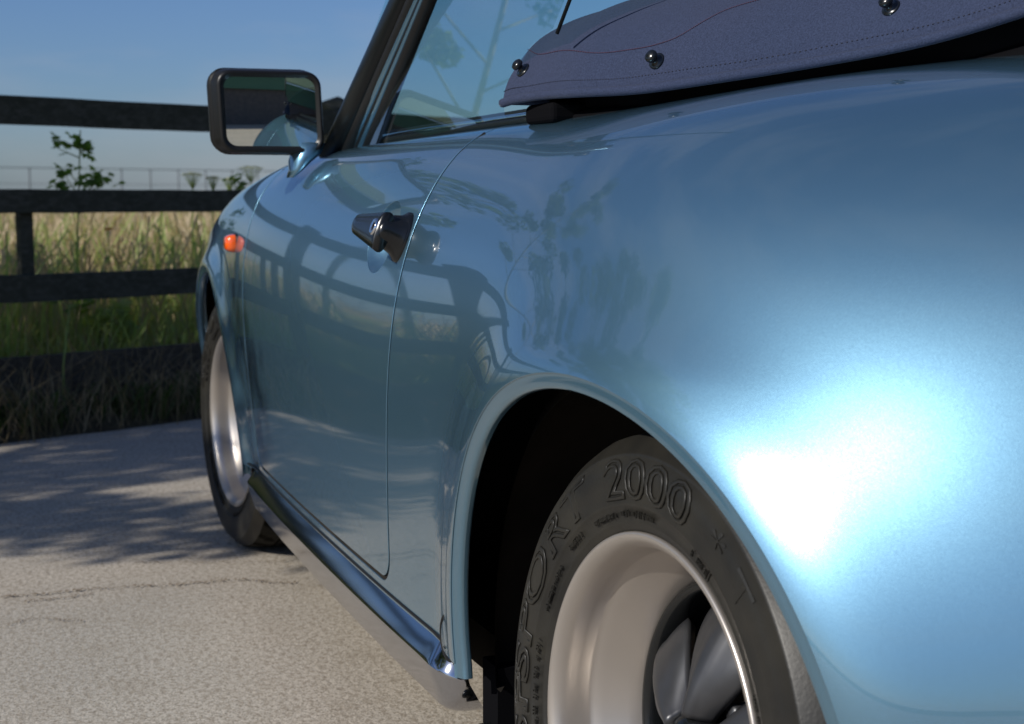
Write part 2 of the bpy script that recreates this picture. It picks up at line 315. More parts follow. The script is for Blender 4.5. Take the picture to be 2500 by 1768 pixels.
def bbasis(n, m):
    """n control points (ends interpolated with phantom points) -> m samples"""
    B = np.zeros((m, n)); ext = np.zeros((n+2, n)); ext[1:-1] = np.eye(n); ext[0, 0] = 2; ext[0, 1] = -1; ext[-1, -1] = 2; ext[-1, -2] = -1
    for i, t in enumerate(np.linspace(0, n-1, m)):
        k = min(int(t), n-2); u = t-k
        w = [(1-u)**3/6, (3*u**3-6*u*u+4)/6, (-3*u**3+3*u*u+3*u+1)/6, u**3/6]
        for j in range(4): B[i] += w[j]*ext[k+j]
    return B
CP = np.array([[(x, y, z) for y, z in sec] for x, sec in ST])
BU, BV = bbasis(len(ST), NU), bbasis(12, NV)
S = np.einsum('ia,abc,jb->ijc', BU, CP, BV)
AR = dict(rear=(.005, .2995, .359, .018, .065), front=(2.272, .305, .362, .020, .055))
def flare(S):
    S = S.copy()
    for xc, zc, R, A, w in AR.values():
        d = np.hypot(S[..., 0]-xc, S[..., 2]-zc) - (R+.015)
        fade = np.clip((.80-S[..., 2])/.12, 0, 1); fade = fade*fade*(3-2*fade)
        S[..., 1] += np.where(S[..., 1] > .5, A*np.exp(-(np.maximum(d, -.01)/w)**2)*fade, 0)
    return S
S = flare(S)
dU = np.gradient(S, axis=0); dV = np.gradient(S, axis=1); NRM = np.cross(dV, dU); NRM /= np.linalg.norm(NRM, axis=2, keepdims=True)
if NRM[NU//2, 40, 1] < 0: NRM = -NRM
VV = np.repeat(np.linspace(0, 1, NV)[None], NU, 0)
BASE = dict(p=S.reshape(-1, 3), n=NRM.reshape(-1, 3), w=VV.reshape(-1))
ii, jj = np.meshgrid(np.arange(NU-1), np.arange(NV-1), indexing='ij'); a_ = (ii*NV+jj).ravel()
BFACES = np.stack([a_, a_+1, a_+NV+1, a_+NV], 1)
_c = BASE['p'][BFACES[0]]; _n = np.cross(_c[1]-_c[0], _c[3]-_c[0])
if _n @ BASE['n'][BFACES[0][0]] < 0: BFACES = BFACES[:, ::-1]

class Patch:
    def __init__(s, P, Nn, W, faces): s.P = P; s.N = Nn; s.W = W; s.F = [tuple(f) for f in faces]; s.zero = set()
def clip(pt, fn):
    """keep fn > 0 ; fn(P, W) -> array"""
    d = fn(pt.P, pt.W); P = list(pt.P); Nn = list(pt.N); W = list(pt.W); cache = {}; out = []; zero = set()
    pos = d > 0
    for f in pt.F:
        c = [pos[i] for i in f]
        if all(c): out.append(f); continue
        if not any(c): continue
        g = []; k = len(f)
        for a in range(k):
            i, j = f[a], f[(a+1) % k]
            if pos[i]: g.append(i)
            if pos[i] != pos[j]:
                e = (min(i, j), max(i, j))
                if e not in cache:
                    t = d[e[0]]/(d[e[0]]-d[e[1]]); P.append(P[e[0]]*(1-t)+P[e[1]]*t); n = Nn[e[0]]*(1-t)+Nn[e[1]]*t; Nn.append(n/np.linalg.norm(n)); W.append(W[e[0]]*(1-t)+W[e[1]]*t)
                    cache[e] = len(P)-1
                g.append(cache[e])
        if len(g) > 2: out.append(tuple(g))
    q = Patch(np.array(P), np.array(Nn), np.array(W), out); q.zero = set(cache.values()); return q
def compact(pt, zero):
    used = sorted({i for f in pt.F for i in f}); mp_ = {k: i for i, k in enumerate(used)}
    q = Patch(pt.P[used], pt.N[used], pt.W[used], [tuple(mp_[i] for i in f) for f in pt.F]); return q, {mp_[i] for i in zero if i in mp_}
def restrict(x0, x1, w0=0, w1=1):
    c = BASE['p'][BFACES[:, 0]]; w = BASE['w'][BFACES[:, 0]]
    k = (c[:, 0] > x0-.03) & (c[:, 0] < x1+.03) & (w > w0-.02) & (w < w1+.02)
    pt, _ = compact(Patch(BASE['p'], BASE['n'], BASE['w'], BFACES[k]), set()); return pt
def roll(pt, rings):
    """turn every open edge inwards; rings: list of (along, depth, angle) ; along = past the edge in the surface, depth = against the normal"""
    cnt = {}
    for f in pt.F:
        for a in range(len(f)):
            i, j = f[a], f[(a+1) % len(f)]; cnt.setdefault((min(i, j), max(i, j)), []).append((i, j))
    be = [v[0] for v in cnt.values() if len(v) == 1]
    tan = {}
    for i, j in be:
        e = pt.P[j]-pt.P[i]; l = np.linalg.norm(e)
        if l < 1e-9: continue
        for q in (i, j):
            t = np.cross(e/l, pt.N[q]); tan[q] = tan.get(q, 0)+t*min(l, .004)
    P = list(pt.P); Nn = list(pt.N); W = list(pt.W); F = list(pt.F); idx = {}
    for q, t in tan.items():
        t = t/(np.linalg.norm(t)+1e-12); tan[q] = t; idx[q] = [q]
        for al, de, an in rings:
            P.append(pt.P[q]+t*al-pt.N[q]*de); Nn.append(pt.N[q]*math.cos(an)+t*math.sin(an)); W.append(pt.W[q]); idx[q].append(len(P)-1)
    for i, j in be:
        if i not in idx or j not in idx: continue
        for k in range(len(rings)): F.append((j, i) + () if False else (idx[j][k], idx[i][k], idx[i][k+1], idx[j][k+1]))
    return Patch(np.array(P), np.array(Nn), np.array(W), F)
def emit(name, pt, m, parent, mirror=False, label=None):
    P, Nn, F = pt.P, pt.N, pt.F
    if mirror:
        P = P*[1, -1, 1]; Nn = Nn*[1, -1, 1]; F = [f[::-1] for f in F]
    return mk(name, P, F, m, parent, normals=Nn, label=label)
r_ = .0008
ROLL = [(r_*math.sin(a), r_*(1-math.cos(a)), a) for a in (.5, 1.05, 1.57)] + [(r_, .014, 1.57)]
def sdbox(x, z, x0, x1, z0, z1, r):
    cx, cz, hx, hz = (x0+x1)/2, (z0+z1)/2, (x1-x0)/2, (z1-z0)/2
    qx, qz = np.abs(x-cx)-hx+r, np.abs(z-cz)-hz+r
    return -(np.hypot(np.maximum(qx, 0), np.maximum(qz, 0))+np.minimum(np.maximum(qx, qz), 0)-r)
GAP = .0052+r_
BELT_W = .735
DX0, DX1, DZ0 = .700, 1.745, .292
def door_f(P, W): return sdbox(P[:, 0]+.0*P[:, 2], P[:, 2], DX0, DX1, DZ0, 2.2, .045)
def arch_f(k):
    xc, zc, R, A, w = AR[k]
    return lambda P, W: np.where(P[:, 1] > .4, np.hypot(P[:, 0]-xc, P[:, 2]-zc)-(R+.017), 1.0)
SILL = .272
HRX, HRZ, HRA, HRB = .838, .788, .058, .054   # finger recess behind the door handle
def belt_in(P, W):   # cabin opening behind the belt line
    return np.maximum(np.abs(P[:, 0]-1.09)-.79, P[:, 1]*0+.0+(BELT_W-W)*1.0)*1.0

car = thing('convertible_car', 'light blue metallic classic convertible with navy hood cover, seen along its left side', 'car', (0, 0, 0))
carb = car
for mir in (False, True):
    # door: between the shut lines, up to the belt
    d = restrict(.6, 1.85, 0, BELT_W); d = clip(d, lambda P, W: door_f(P, W)-GAP); d = clip(d, lambda P, W: BELT_W-W); d, _ = compact(d, set())
    if not mir: d = clip(d, lambda P, W: ((P[:, 0]-HRX)/HRA)**2+((P[:, 2]-HRZ)/HRB)**2-1); d, _ = compact(d, set())
    d = roll(d, ROLL)
    door = emit('door', d, M['paint'], car, mir)
    if not mir: DOOR = door
    else: DOOR_R = door
    # front wing
    f = restrict(1.7, 3.2, 0, .80); f = clip(f, lambda P, W: P[:, 0]-DX1-GAP*.9); f = clip(f, lambda P, W: P[:, 2]-SILL+.0*W); f = clip(f, lambda P, W: .78-W)
    f = clip(f, arch_f('front')); f, _ = compact(f, set()); f = roll(f, ROLL)
    emit('front_wing', f, M['paint'], car, mir)
    # front lid
    h = restrict(1.74, 3.2, .77, 1); h = clip(h, lambda P, W: W-.7835); h = clip(h, lambda P, W: P[:, 0]-1.80); h, _ = compact(h, set())
    emit('front_lid', h, M['paint'], car, mir)
    # scuttle strip in front of the windscreen belongs to the body; rear quarter + sill
    b = restrict(-1.0, 1.80, 0, 1)
    b = clip(b, lambda P, W: np.maximum(np.minimum(DX1-P[:, 0], 9), -9)*1.0 if False else np.where(W > .785, 1.797-P[:, 0], DX1+GAP*.2-P[:, 0]))
    b = clip(b, lambda P, W: -(door_f(P, W)+GAP*.35))
    b = clip(b, lambda P, W: np.maximum(np.abs(P[:, 0]-1.02)-.70, BELT_W+.005-W))
    b = clip(b, lambda P, W: P[:, 2]-SILL)
    b = clip(b, arch_f('rear')); b, _ = compact(b, set()); b = roll(b, ROLL)
    emit('body_shell', b, M['paint'], car, mir)

def _sy(i, z):
    col = S[i]; k = max(int(np.argmax(col[:, 2] >= z)), 1); t = (z-col[k-1, 2])/(col[k, 2]-col[k-1, 2]+1e-9); return col[k-1, 1]*(1-t)+col[k, 1]*t
XS_ = S[:, 60, 0]
def surf_y(x, z):
    """outer surface y at (x, z) on the side"""
    i = int(np.clip(np.searchsorted(-XS_, -x), 1, NU-1)); t = (XS_[i-1]-x)/(XS_[i-1]-XS_[i]+1e-9)
    return _sy(i-1, z)*(1-t)+_sy(i, z)*t
def surf_n(x, z):
    i = np.argmin(np.abs(S[:, 60, 0]-x)); k = max(np.argmax(S[i][:, 2] >= z), 1); return NRM[i, k]

# rolled wheel arch lips
def lip(key, mir):
    xc, zc, R, A, w = AR[key]; th = np.linspace(-.12 if key == 'rear' else -.08, math.pi+.25, 220); V = []; F = []; Nn = []
    Rc = R+.0185
    prof = [(0, 0), (.0015, .0012), (.003, .0022), (.006, .0032), (.010, .0042), (.0140, .0052), (.0170, .0068), (.0185, .0090), (.0190, .0115), (.0190, .0155), (.0178, .0172), (.0120, .0180), (.004, .0185)]
    ks = []
    for t in th:
        x, z = xc+Rc*math.cos(t), zc+Rc*math.sin(t)
        if z < SILL-.035: continue
        y = surf_y(x, z); ks.append((t, y))
    ks = np.array(ks); ys = np.convolve(np.pad(ks[:, 1], 4, mode='edge'), np.ones(9)/9, 'valid')
    for (t, _), y in zip(ks, ys):
        y2 = surf_y(xc+(Rc-.02)*math.cos(t), max(zc+(Rc-.02)*math.sin(t), SILL)); sl = float(np.clip((y2-y)/.02, -.1, .9))
        for a, b in prof: V.append((xc+(Rc-a)*math.cos(t), (y+sl*min(a, .018)-b)*(-1 if mir else 1), zc+(Rc-a)*math.sin(t)))
    m = len(prof); n = len(ks)
    F = [(i*m+k, (i+1)*m+k, (i+1)*m+k+1, i*m+k+1) for i in range(n-1) for k in range(m-1)]
    if mir: F = [q[::-1] for q in F]
    o = mk('wheel_arch_lip', V, F, M['paint'], car); return autosharp(o, 35)
for k in ('rear', 'front'):
    for mir in (False, True): lip(k, mir)

# inner arches, underbody, bulkheads (dark)
def liner(key, sg):
    xc, zc, R, A, w = AR[key]; V = []; F = []; th = np.linspace(-.35, math.pi+.35, 48); yy = [(.805, R+.004), (.79, R+.03), (.55, R+.04), (.50, .02)]
    for t in th:
        for y, r in yy:
            x, z = xc+(R+.02)*math.cos(t), zc+(R+.02)*math.sin(t)
            ym = surf_y(x, max(z, .30))-.028; V.append((xc+r*math.cos(t), sg*min(y, ym if r > R else y), max(zc+r*math.sin(t), .24 if r > .1 else -9)))
    m = len(yy); F = [(i*m+k, i*m+k+1, (i+1)*m+k+1, (i+1)*m+k) for i in range(len(th)-1) for k in range(m-1)]
    mk('wheel_arch_liner', V, F, M['dark'], car)
for k in ('rear', 'front'):
    for sg in (1, -1): liner(k, sg)
fl = MB(); fl.box((.42, -.74, .19), (1.86, .74, .25)); fl.box((-.70, -.28, .25), (.42, .28, .30)); fl.box((1.86, -.48, .22), (2.9, .48, .28)); fl.box((.36, -.62, .25), (.40, .62, .80)); fl.box((1.76, -.66, .25), (1.80, .66, .86))
fl.build('floor_pan', M['dark'], car)
for sg in (1, -1):
    q = MB(); q.box((.37, min(sg*.55, sg*.80), .10), (.425, max(sg*.55, sg*.80), .262)); q.build('arch_dark_filler', M['void'], car)  # black box added to keep the opening ahead of the rear wheel dark
bm_ = MB(); bm_.box((-.96, -.13, .36), (-.94, .13, .62)); bm_.build('rear_panel', M['dark'], car)
for sg in (1, -1):
    q = MB(); q.box((.40, min(sg*.60, sg*.66), .28), (1.76, max(sg*.60, sg*.66), .915)); q.build('inner_door_panel', M['leather'], car)
bp = []
for sg in (1, -1):
    V = []; F = []
    for i, x in enumerate(np.linspace(-1.14, -.96, 8)):
        t = (x+1.14)/.18; hw = .17*math.sqrt(max(0.02, 1-(1-t)**2)); V += [(x, sg*0.0, .36), (x, sg*hw, .36), (x, sg*hw, .56), (x, 0, .60)]
    F = [(i*4+k, i*4+k+1, (i+1)*4+k+1, (i+1)*4+k) for i in range(7) for k in range(3)]
    mk('rear_bumper', V, F, M['paint'], car)

# sill rocker trim
def rocker(sg):
    xs = np.concatenate([.425+.06*np.linspace(0, 1, 14)**2, np.linspace(.50, 1.79, 50), 1.86-.06*np.linspace(1, 0, 12)**2])
    secs = []
    for x in xs:
        y = surf_y(x, .285)
        q = min(1, (x-.425)/.06, (1.86-x)/.06); e = math.sqrt(max(.004, 1-(1-q)**2))
        o = [(-.030, .281), (-.014, .279), (-.006, .2755), (.0145, .2485), (.0165, .2440), (.0160, .2395), (.0035, .1960), (.0005, .1880), (-.007, .1815), (-.020, .1765), (-.034, .1745), (-.06, .174)]
        secs.append([(x, sg*(y-.03+(a+.03)*e), .230+(z-.230)*e) for a, z in o])
    m = len(secs[0]); V = [p for s_ in secs for p in s_]
    F = [(i*m+k, (i+1)*m+k, (i+1)*m+k+1, i*m+k+1) for i in range(len(secs)-1) for k in range(m-1)]
    F += [tuple(range(m)), tuple(range((len(secs)-1)*m, len(secs)*m))[::-1]]
    if sg < 0: F = [q[::-1] for q in F]
    o = mk('rocker_trim', V, F, M['trim'], car); autosharp(o, 28); return o
rocker(1); rocker(-1)
for sg in (1, -1):
    P = [(DX0, z) for z in np.linspace(.935, .345, 26)]+[(DX0+.045-.045*math.cos(a), DZ0+.045-.045*math.sin(a)) for a in np.linspace(0, math.pi/2, 7)[1:]]+[(x, DZ0) for x in np.linspace(.80, 1.70, 30)]+[(DX1, z) for z in np.linspace(.32, .93, 20)]
    mb = MB(); mb.tube([(x, sg*(surf_y(x, z)-.0078), z) for x, z in P], .0062, 6); mb.build('dark_gap_seal', M['dark'], car, smooth=True)  # seal set close to the surface, its black standing in for gap shade
# seam strip along the rocker, jack point cover, end bung, inspection cap
mb = MB(); mb.tube([(x, surf_y(x, .285)-.0005, .2775) for x in np.linspace(.43, 1.85, 40)], .0028, 6); mb.build('rocker_seal', M['rubber'], car, smooth=True)
pj = []
for i, t in enumerate(np.linspace(0, 1, 12)):
    x = .86-.20*t+.10; w = math.sin(math.pi*min(max(t, .06), .94))**.5; y = surf_y(x, .285)-.044
    pj.append([(x, y+.020*w*math.cos(a), .170+.016*w*math.sin(a)) for a in np.linspace(0, 2*math.pi, 12, endpoint=False)])
v, f = loft(pj); mk('jacking_point_cover', v, f, M['black_plastic'], car)
v, f = lathe([(.0, .030), (.012, .030), (.022, .026), (.027, .016), (.028, 0), (.028, -.02)], 32); o = mk('sill_bung', v, f, M['black_gloss'], car); o.scale = (.8, .8, .8); o.location = (.392, surf_y(.42, .30)-.045, .163)
v, f = lathe([(0, .0015), (.0225, .0015), (.0250, .0), (.0262, -.003), (.0262, -.008)], 40); o = mk('inspection_cap', v, f, M['paint'], car); o.location = (.424, surf_y(.43, .30)-.0015, .292)
v, f = lathe([(.0262, 0), (.0275, .0018), (.0300, .0018), (.0312, 0), (.0312, -.004)], 40); o = mk('inspection_cap_seal', v, f, M['rubber'], car); o.location = (.424, surf_y(.43, .30)-.0022, .292)

# ------------------------------------------------------------------ wheels
def tyre_y(r):
    """sidewall outer offset from the wheel's outer plane at radius r"""
    pr = [(.207, -.006), (.213, .000), (.222, .006), (.235, .0115), (.255, .015), (.272, .014), (.288, .008), (.300, -.003), (.308, -.014), (.312, -.028)]
    return float(np.interp(r, [a for a, b in pr], [b for a, b in pr]))
def smooth_prof(pts, n=3): return [tuple(p) for p in crspline(pts, n)]
def make_wheel(width):
    w = thing('wheel', '', '', (0, 0, 0)); del w['label']; del w['category']
    side = [(.205, -.010), (.2105, -.0015), (.2140, .0015), (.2185, .003), (.2200, .0045), (.2215, .004), (.236, .0095), (.2375, .0110), (.2395, .0105), (.255, .0125), (.272, .0120), (.2845, .0078), (.2865, .0085), (.2885, .0062), (.300, -.004), (.3065, -.014)]
    prof = side[:]; v, f = lathe(side, 180); mk('tyre', v, f, M['tyre'], w)
    # tread: grooved band, real relief
    rows = []; n = 288; W = width-.028
    ts = np.array([0, .03, .08, .14, .20, .255, .26, .295, .30, .36, .42, .475, .48, .52, .525]); ts = np.concatenate([ts, 1-ts[::-1]])
    V = []; 
    for i in range(n):
        a = 2*math.pi*i/n
        for t in ts:
            r = .3135-.0065*abs(2*t-1)**2.6; g = 0
            if .257 < t < .298 or .702 < t < .743: g = .007
            if .477 < t < .523: g = .007
            ph = (i+ (10*abs(t-.5)*2 if abs(t-.5) > .02 else 0)) % 9
            if g == 0 and ph < 3.2 and (t < .25 or t > .75) and .01 < t < .99: g = .007
            if g == 0 and (ph+4) % 9 < 1.8 and (.30 < t < .47 or .53 < t < .70): g = .0055
            r -= g; V.append((r*math.cos(a), -.014-W*t, r*math.sin(a)))
    m = len(ts); F = [(i*m+k, i*m+k+1, ((i+1) % n)*m+k+1, ((i+1) % n)*m+k) for i in range(n) for k in range(m-1)]
    o = mk('tread', V, F, M['tread'], w, smooth=False)
    back = [(.3065, -.014-W), (.30, -.03-W), (.27, -.045-W), (.205, -.03-W)]; v, f = lathe(back, 96); mk('tyre_inner_wall', v, f, M['tyre'], w)
    # rim: lip, step, barrel
    rim = [(.2060, -.009), (.2105, -.003), (.2110, .0005), (.2100, .0030), (.2080, .0036), (.2050, .0028), (.2005, -.0010), (.1965, -.0065), (.1945, -.0120), (.1935, -.0160), (.1922, -.0260), (.1905, -.0370), (.1893, -.0405), (.1865, -.0435), (.1810, -.0520), (.1740, -.0630), (.1670, -.0740), (.1615, -.0830), (.1590, -.0900)]
    v, f = lathe(rim, 180); mk('rim', v, f, M['rim'], w)
    v, f = lathe([(.160, -.0900), (.1575, -.0865), (.153, -.0865), (.149, -.092), (.146, -.103), (.144, -.115), (.144, -.18)], 120); mk('rim_inner_ring', v, f, M['black_gloss'], w)
    v, f = lathe([(.145, -.15), (.0, -.15)], 64); mk('hub_backing', v, f, M['dark'], w)
    # five leaf-shaped petals
    for k in range(5):
        a0 = 2*math.pi*k/5+PET0; V = []; F = []; nr, nw = 22, 17
        for i in range(nr):
            s_ = i/(nr-1); r = .030+.113*s_
            hw = (.012+.040*math.sin(min(s_/.72, 1)*math.pi/2)**1.2)*math.sqrt(max(0.0, 1-max(0, (s_-.70)/.30)**2.2)) + .0006
            yc = -.070-.040*(s_**1.4)+(.0)
            for j in range(nw):
                q = -1+2*j/(nw-1); crown = .018*(1-abs(q)**2.6) - .014*math.exp(-(q/.22)**2)*math.sin(math.pi*min(s_*1.05, 1))*0 + .006*math.exp(-(q/.25)**2)
                x, z = r, q*hw
                V.append((x*math.cos(a0)-z*math.sin(a0), yc+crown-.012*s_**6, x*math.sin(a0)+z*math.cos(a0)))
        F = [(i*nw+j, i*nw+j+1, (i+1)*nw+j+1, (i+1)*nw+j) for i in range(nr-1) for j in range(nw-1)]
        o = mk('spoke', V, F, M['dark_metal'], w); so = o.modifiers.new('solid', 'SOLIDIFY'); so.thickness = .012; so.offset = 0
    v, f = lathe([(0, -.040), (.018, -.041), (.026, -.046), (.031, -.056), (.034, -.09)], 48); mk('hub_cap', v, f, M['black_gloss'], w)
    # wheel nuts
    for k in range(5):
        a = 2*math.pi*(k+.5)/5+PET0; v, f = lathe([(0, -.075), (.009, -.076), (.011, -.080), (.011, -.12)], 12, c=(.052*math.cos(a), 0, .052*math.sin(a))); mk('wheel_nut', v, f, M['dark_metal'], w)
    # sidewall lettering: raised outline letters bent round the tyre
    def arc_text(body, r0, h, start, size_x, outline, depth, track=1.0):
        cu = bpy.data.curves.new('txt', 'FONT'); cu.body = body; cu.size = 1; cu.space_character = track
        if outline: cu.fill_mode = 'NONE'; cu.bevel_depth = .035; cu.bevel_resolution = 1
        else: cu.extrude = .02
        cu.resolution_u = 3
        to = bpy.data.objects.new('txt', cu); scn.collection.objects.link(to); bpy.context.view_layer.update()
        me = bpy.data.meshes.new_from_object(to.evaluated_get(bpy.context.evaluated_depsgraph_get())); bpy.data.objects.remove(to)
        co = np.array([q.co[:] for q in me.vertices])
        X, Y, Z = co[:, 0], co[:, 1], co[:, 2]
        ang = start + X*size_x/r0; rr = r0-h/2+Y/.7*h
        off = np.array([tyre_y(r) for r in rr])
        k = .030 if outline else .012
        yy = off-.0012+Z*k
        for q, a, r, y in zip(me.vertices, ang, rr, yy): q.co = (r*math.cos(a), y, r*math.sin(a))
        me.materials.clear(); me.materials.append(M['tyre'])
        return me
    R_ = math.radians
    me = arc_text('SP', .2630, .037, R_(-20), .100, True, 0); o = link(bpy.data.objects.new('sidewall_lettering', me), w)
    me = arc_text('SPORT', .2630, .037, R_(-2), .096, True, 0, 1.0); link(bpy.data.objects.new('sidewall_lettering', me), w)
    me = arc_text('2000', .2635, .038, R_(71), .086, True, 0, 1.0); link(bpy.data.objects.new('sidewall_lettering', me), w)
    me = arc_text('* T', .2635, .027, R_(117), .060, False, 0, 1.1); link(bpy.data.objects.new('sidewall_lettering', me), w)
    # fine moulded ticks on the inner band
    mb = MB(); rs = random.Random(5)
    def stroke(t, r, hr, ht):
        c = np.array([r*math.cos(t), tyre_y(r)+.0003, r*math.sin(t)]); er = np.array([math.cos(t), 0, math.sin(t)]); et = np.array([-math.sin(t), 0, math.cos(t)])
        mb.obox(c, er*hr/2, et*ht/2, np.array([0, .0009, 0]))
    for a0, a1, r0, hh in ((-14, 12, .2290, .0050), (22, 38, .2275, .0038), (46, 54, .229, .0050), (62, 74, .2275, .0036), (77, 93, .2285, .0042), (112, 121, .230, .0055), (150, 176, .229, .004), (190, 230, .229, .005), (255, 300, .2275, .004)):
        a = a0
        while a < a1:
            w_ = hh*.60; da = math.degrees(w_/r0)
            if rs.random() < .13: stroke(R_(a), r0, hh*1.7, .0006); a += da*1.3; continue
            if rs.random() < .12: a += da*1.1; continue
            for k in (0, 1):
                if rs.random() < .78: stroke(R_(a+da*.62*k), r0, hh, .0007)
            for q in (-.46, 0, .46):
                if rs.random() < .5: stroke(R_(a+da*.31), r0+hh*q, .0007, w_*.62)
            a += da*1.25
    kind(mb.build('moulded_marks', M['tyre'], w), 'stuff')
    return w
PET0 = math.radians(24)
def copy_tree(o, parent=None):
    c = o.copy(); scn.collection.objects.link(c); c.parent = parent
    for ch in [q for q in o.children]: copy_tree(ch, c)
    return c
wheel = make_wheel(.225); wheel.parent = car; wheel.location = (-.042, .800, .303); wheel.scale = (1.02, 1.02, 1.02); wheel.rotation_euler = (math.radians(2.9), 0, math.radians(2.9))
wf = copy_tree(wheel, car); wf.scale = (1, 1, 1); wf.location = (2.272, .775, .313); wf.rotation_euler = (0, math.radians(-31), math.radians(3.5))
for src, y in ((wheel, -.79), (wf, -.775)):
    c = copy_tree(src, car); c.location = (src.location[0], y, .313); c.scale = (1, 1, 1); c.rotation_euler = (0, 0, math.pi)

# ------------------------------------------------------------------ door handle
def handle():
    hp = np.array([.665, 0, .795]); 
    root_y = surf_y(.70, .80)
    # escutcheon: round black cup against the door, near the shut line
    c = aty(965, 588, .845); n = surf_n(.76, .79); n = n/np.linalg.norm(n)
    def frame(nv):
        nv = np.asarray(nv, float)/np.linalg.norm(nv); ax = np.array([1, 0, 0]); ax = ax-nv*(ax@nv); ax /= np.linalg.norm(ax); return ax, np.cross(nv, ax), nv
    ex, ez, en = frame(n)
    if ez[2] < 0: ez = -ez
    def place(v, o, sx=1, sz=1): return [tuple(o+ex*p[0]*sx+ez*p[2]*sz+en*p[1]) for p in v]
    x0, z0 = .742, .790; o = np.array([x0, surf_y(x0, z0), z0])
    v, f = lathe([(.0, .030), (.019, .030), (.023, .028), (.026, .022), (.029, .012), (.034, .006), (.037, .0035), (.038, .000), (.038, -.004)], 56)
    esc = mk('handle_escutcheon', place(v, o, .72, 1.0), f, M['black_gloss'], DOOR)
    # finger recess: a dish sunk in the door skin
    dish = [(1.0, 0.0), (.985, .0012), (.965, .0032), (.93, .0068), (.86, .0120), (.74, .0170), (.58, .0205), (.38, .0225), (.18, .0232), (0, .0234)]
    V = []; F = []; nn = 64
    for rr, dp in dish:
        for k in range(nn):
            a = 2*math.pi*k/nn; x, z = HRX+HRA*rr*math.cos(a), HRZ+HRB*rr*math.sin(a); V.append((x, surf_y(x, z)-dp*1.45-.0002, z))
    F = [(i*nn+k, (i+1)*nn+k, (i+1)*nn+(k+1) % nn, i*nn+(k+1) % nn) for i in range(len(dish)-1) for k in range(nn)]
    mk('handle_recess', V, F, M['paint'], DOOR)
    # grip: tapering lever running forward from the boss
    secs = []
    for t in np.linspace(0, 1, 14):
        cx = -.016+.140*t; off = .0345+.006*t; hz = .0300-.0165*t; hy = .0110-.0025*t
        if t > .9: hz *= .75; hy *= .75
        if t == 1: hz *= .35; hy *= .4
        cc = o+ex*cx+en*off+ez*(-.004+.008*t)
        secs.append([cc+ez*hz*math.copysign(abs(math.sin(a))**.8, math.sin(a))+en*hy*math.copysign(abs(math.cos(a))**.8, math.cos(a)) for a in np.linspace(0, 2*math.pi, 20, endpoint=False)])
    v, f = loft(secs); g = mk('door_handle', v, f, M['black_gloss'], DOOR)
    # stalk at the front of the lever back to the door
    st = MB(); st.tube([o+ex*.108+en*.026-ez*.003, o+ex*.110+en*.010-ez*.006, o+ex*.112-en*.004-ez*.006], [.010, .009, .011], 12); st.build('handle_foot', M['black_gloss'], DOOR, smooth=True)
    # boss with lock barrel
    v, f = lathe([(0, .0425), (.012, .0425), (.0160, .0410), (.0190, .037), (.0200, .030), (.0215, .016), (.027, .005)], 40); mk('handle_boss', place(v, o, 1, 1.15), f, M['black_gloss'], DOOR)
    v, f = lathe([(0, .0470), (.0068, .0475), (.0095, .0485), (.0110, .0475), (.0118, .0430)], 32); mk('lock_barrel', place(v, o, 1, 1.1), f, M['chrome'], DOOR)
    sl = MB(); sl.obox(o+en*.0475, ex*.0014, ez*.0055, en*.0006); sl.build('key_slot', M['dark'], DOOR)
handle()

# side repeater on the front wing
xi, zi = 1.905, .748
pi_ = atx(570, 600, xi); oi = np.array([xi, surf_y(xi, zi), zi])
for nm, m, x0, x1, hh, dp in (('indicator_base', 'black_plastic', -.030, .030, .022, .004), ('indicator_lens', 'orange', -.027, .027, .0195, .021)):
    secs = []
    for t in np.linspace(0, 1, 7):
        s_ = 1-.35*t**3; y = dp*t
        secs.append([oi+np.array([(x1*s_)*math.copysign(abs(math.cos(a))**.6, math.cos(a)), y-.001, hh*s_*math.copysign(abs(math.sin(a))**.6, math.sin(a))]) for a in np.linspace(0, 2*math.pi, 28, endpoint=False)])
    v, f = loft(secs); mk(nm, v, f, M[m], car)

# ------------------------------------------------------------------ door mirror
def rrect(w, h, r, n=7, skew=0):
    pts = []
    for cx, cz, a0 in ((w-r, h-r, 0), (-w+r, h-r, 90), (-w+r, -h+r, 180), (w-r, -h+r, 270)):
        for k in range(n):
            a = math.radians(a0+90*k/(n-1)); pts.append((cx+r*math.cos(a)+skew*(cz+r*math.sin(a)), cz+r*math.sin(a)))
    return pts
mn = np.array([-.992, .055, -.040]); mn /= np.linalg.norm(mn)     # way the mirror faces
me_ = np.cross([0, 0, 1], mn); me_ /= np.linalg.norm(me_)          # points to -Y side (towards the car)
me_ = me_ if me_[1] < 0 else -me_
mu = np.cross(mn, me_); mu = mu if mu[2] > 0 else -mu
mc = (atx(553, 200, 1.44)+atx(770, 345, 1.44))/2
def mplace(a, b, d): return mc+me_*a+mu*b+mn*d
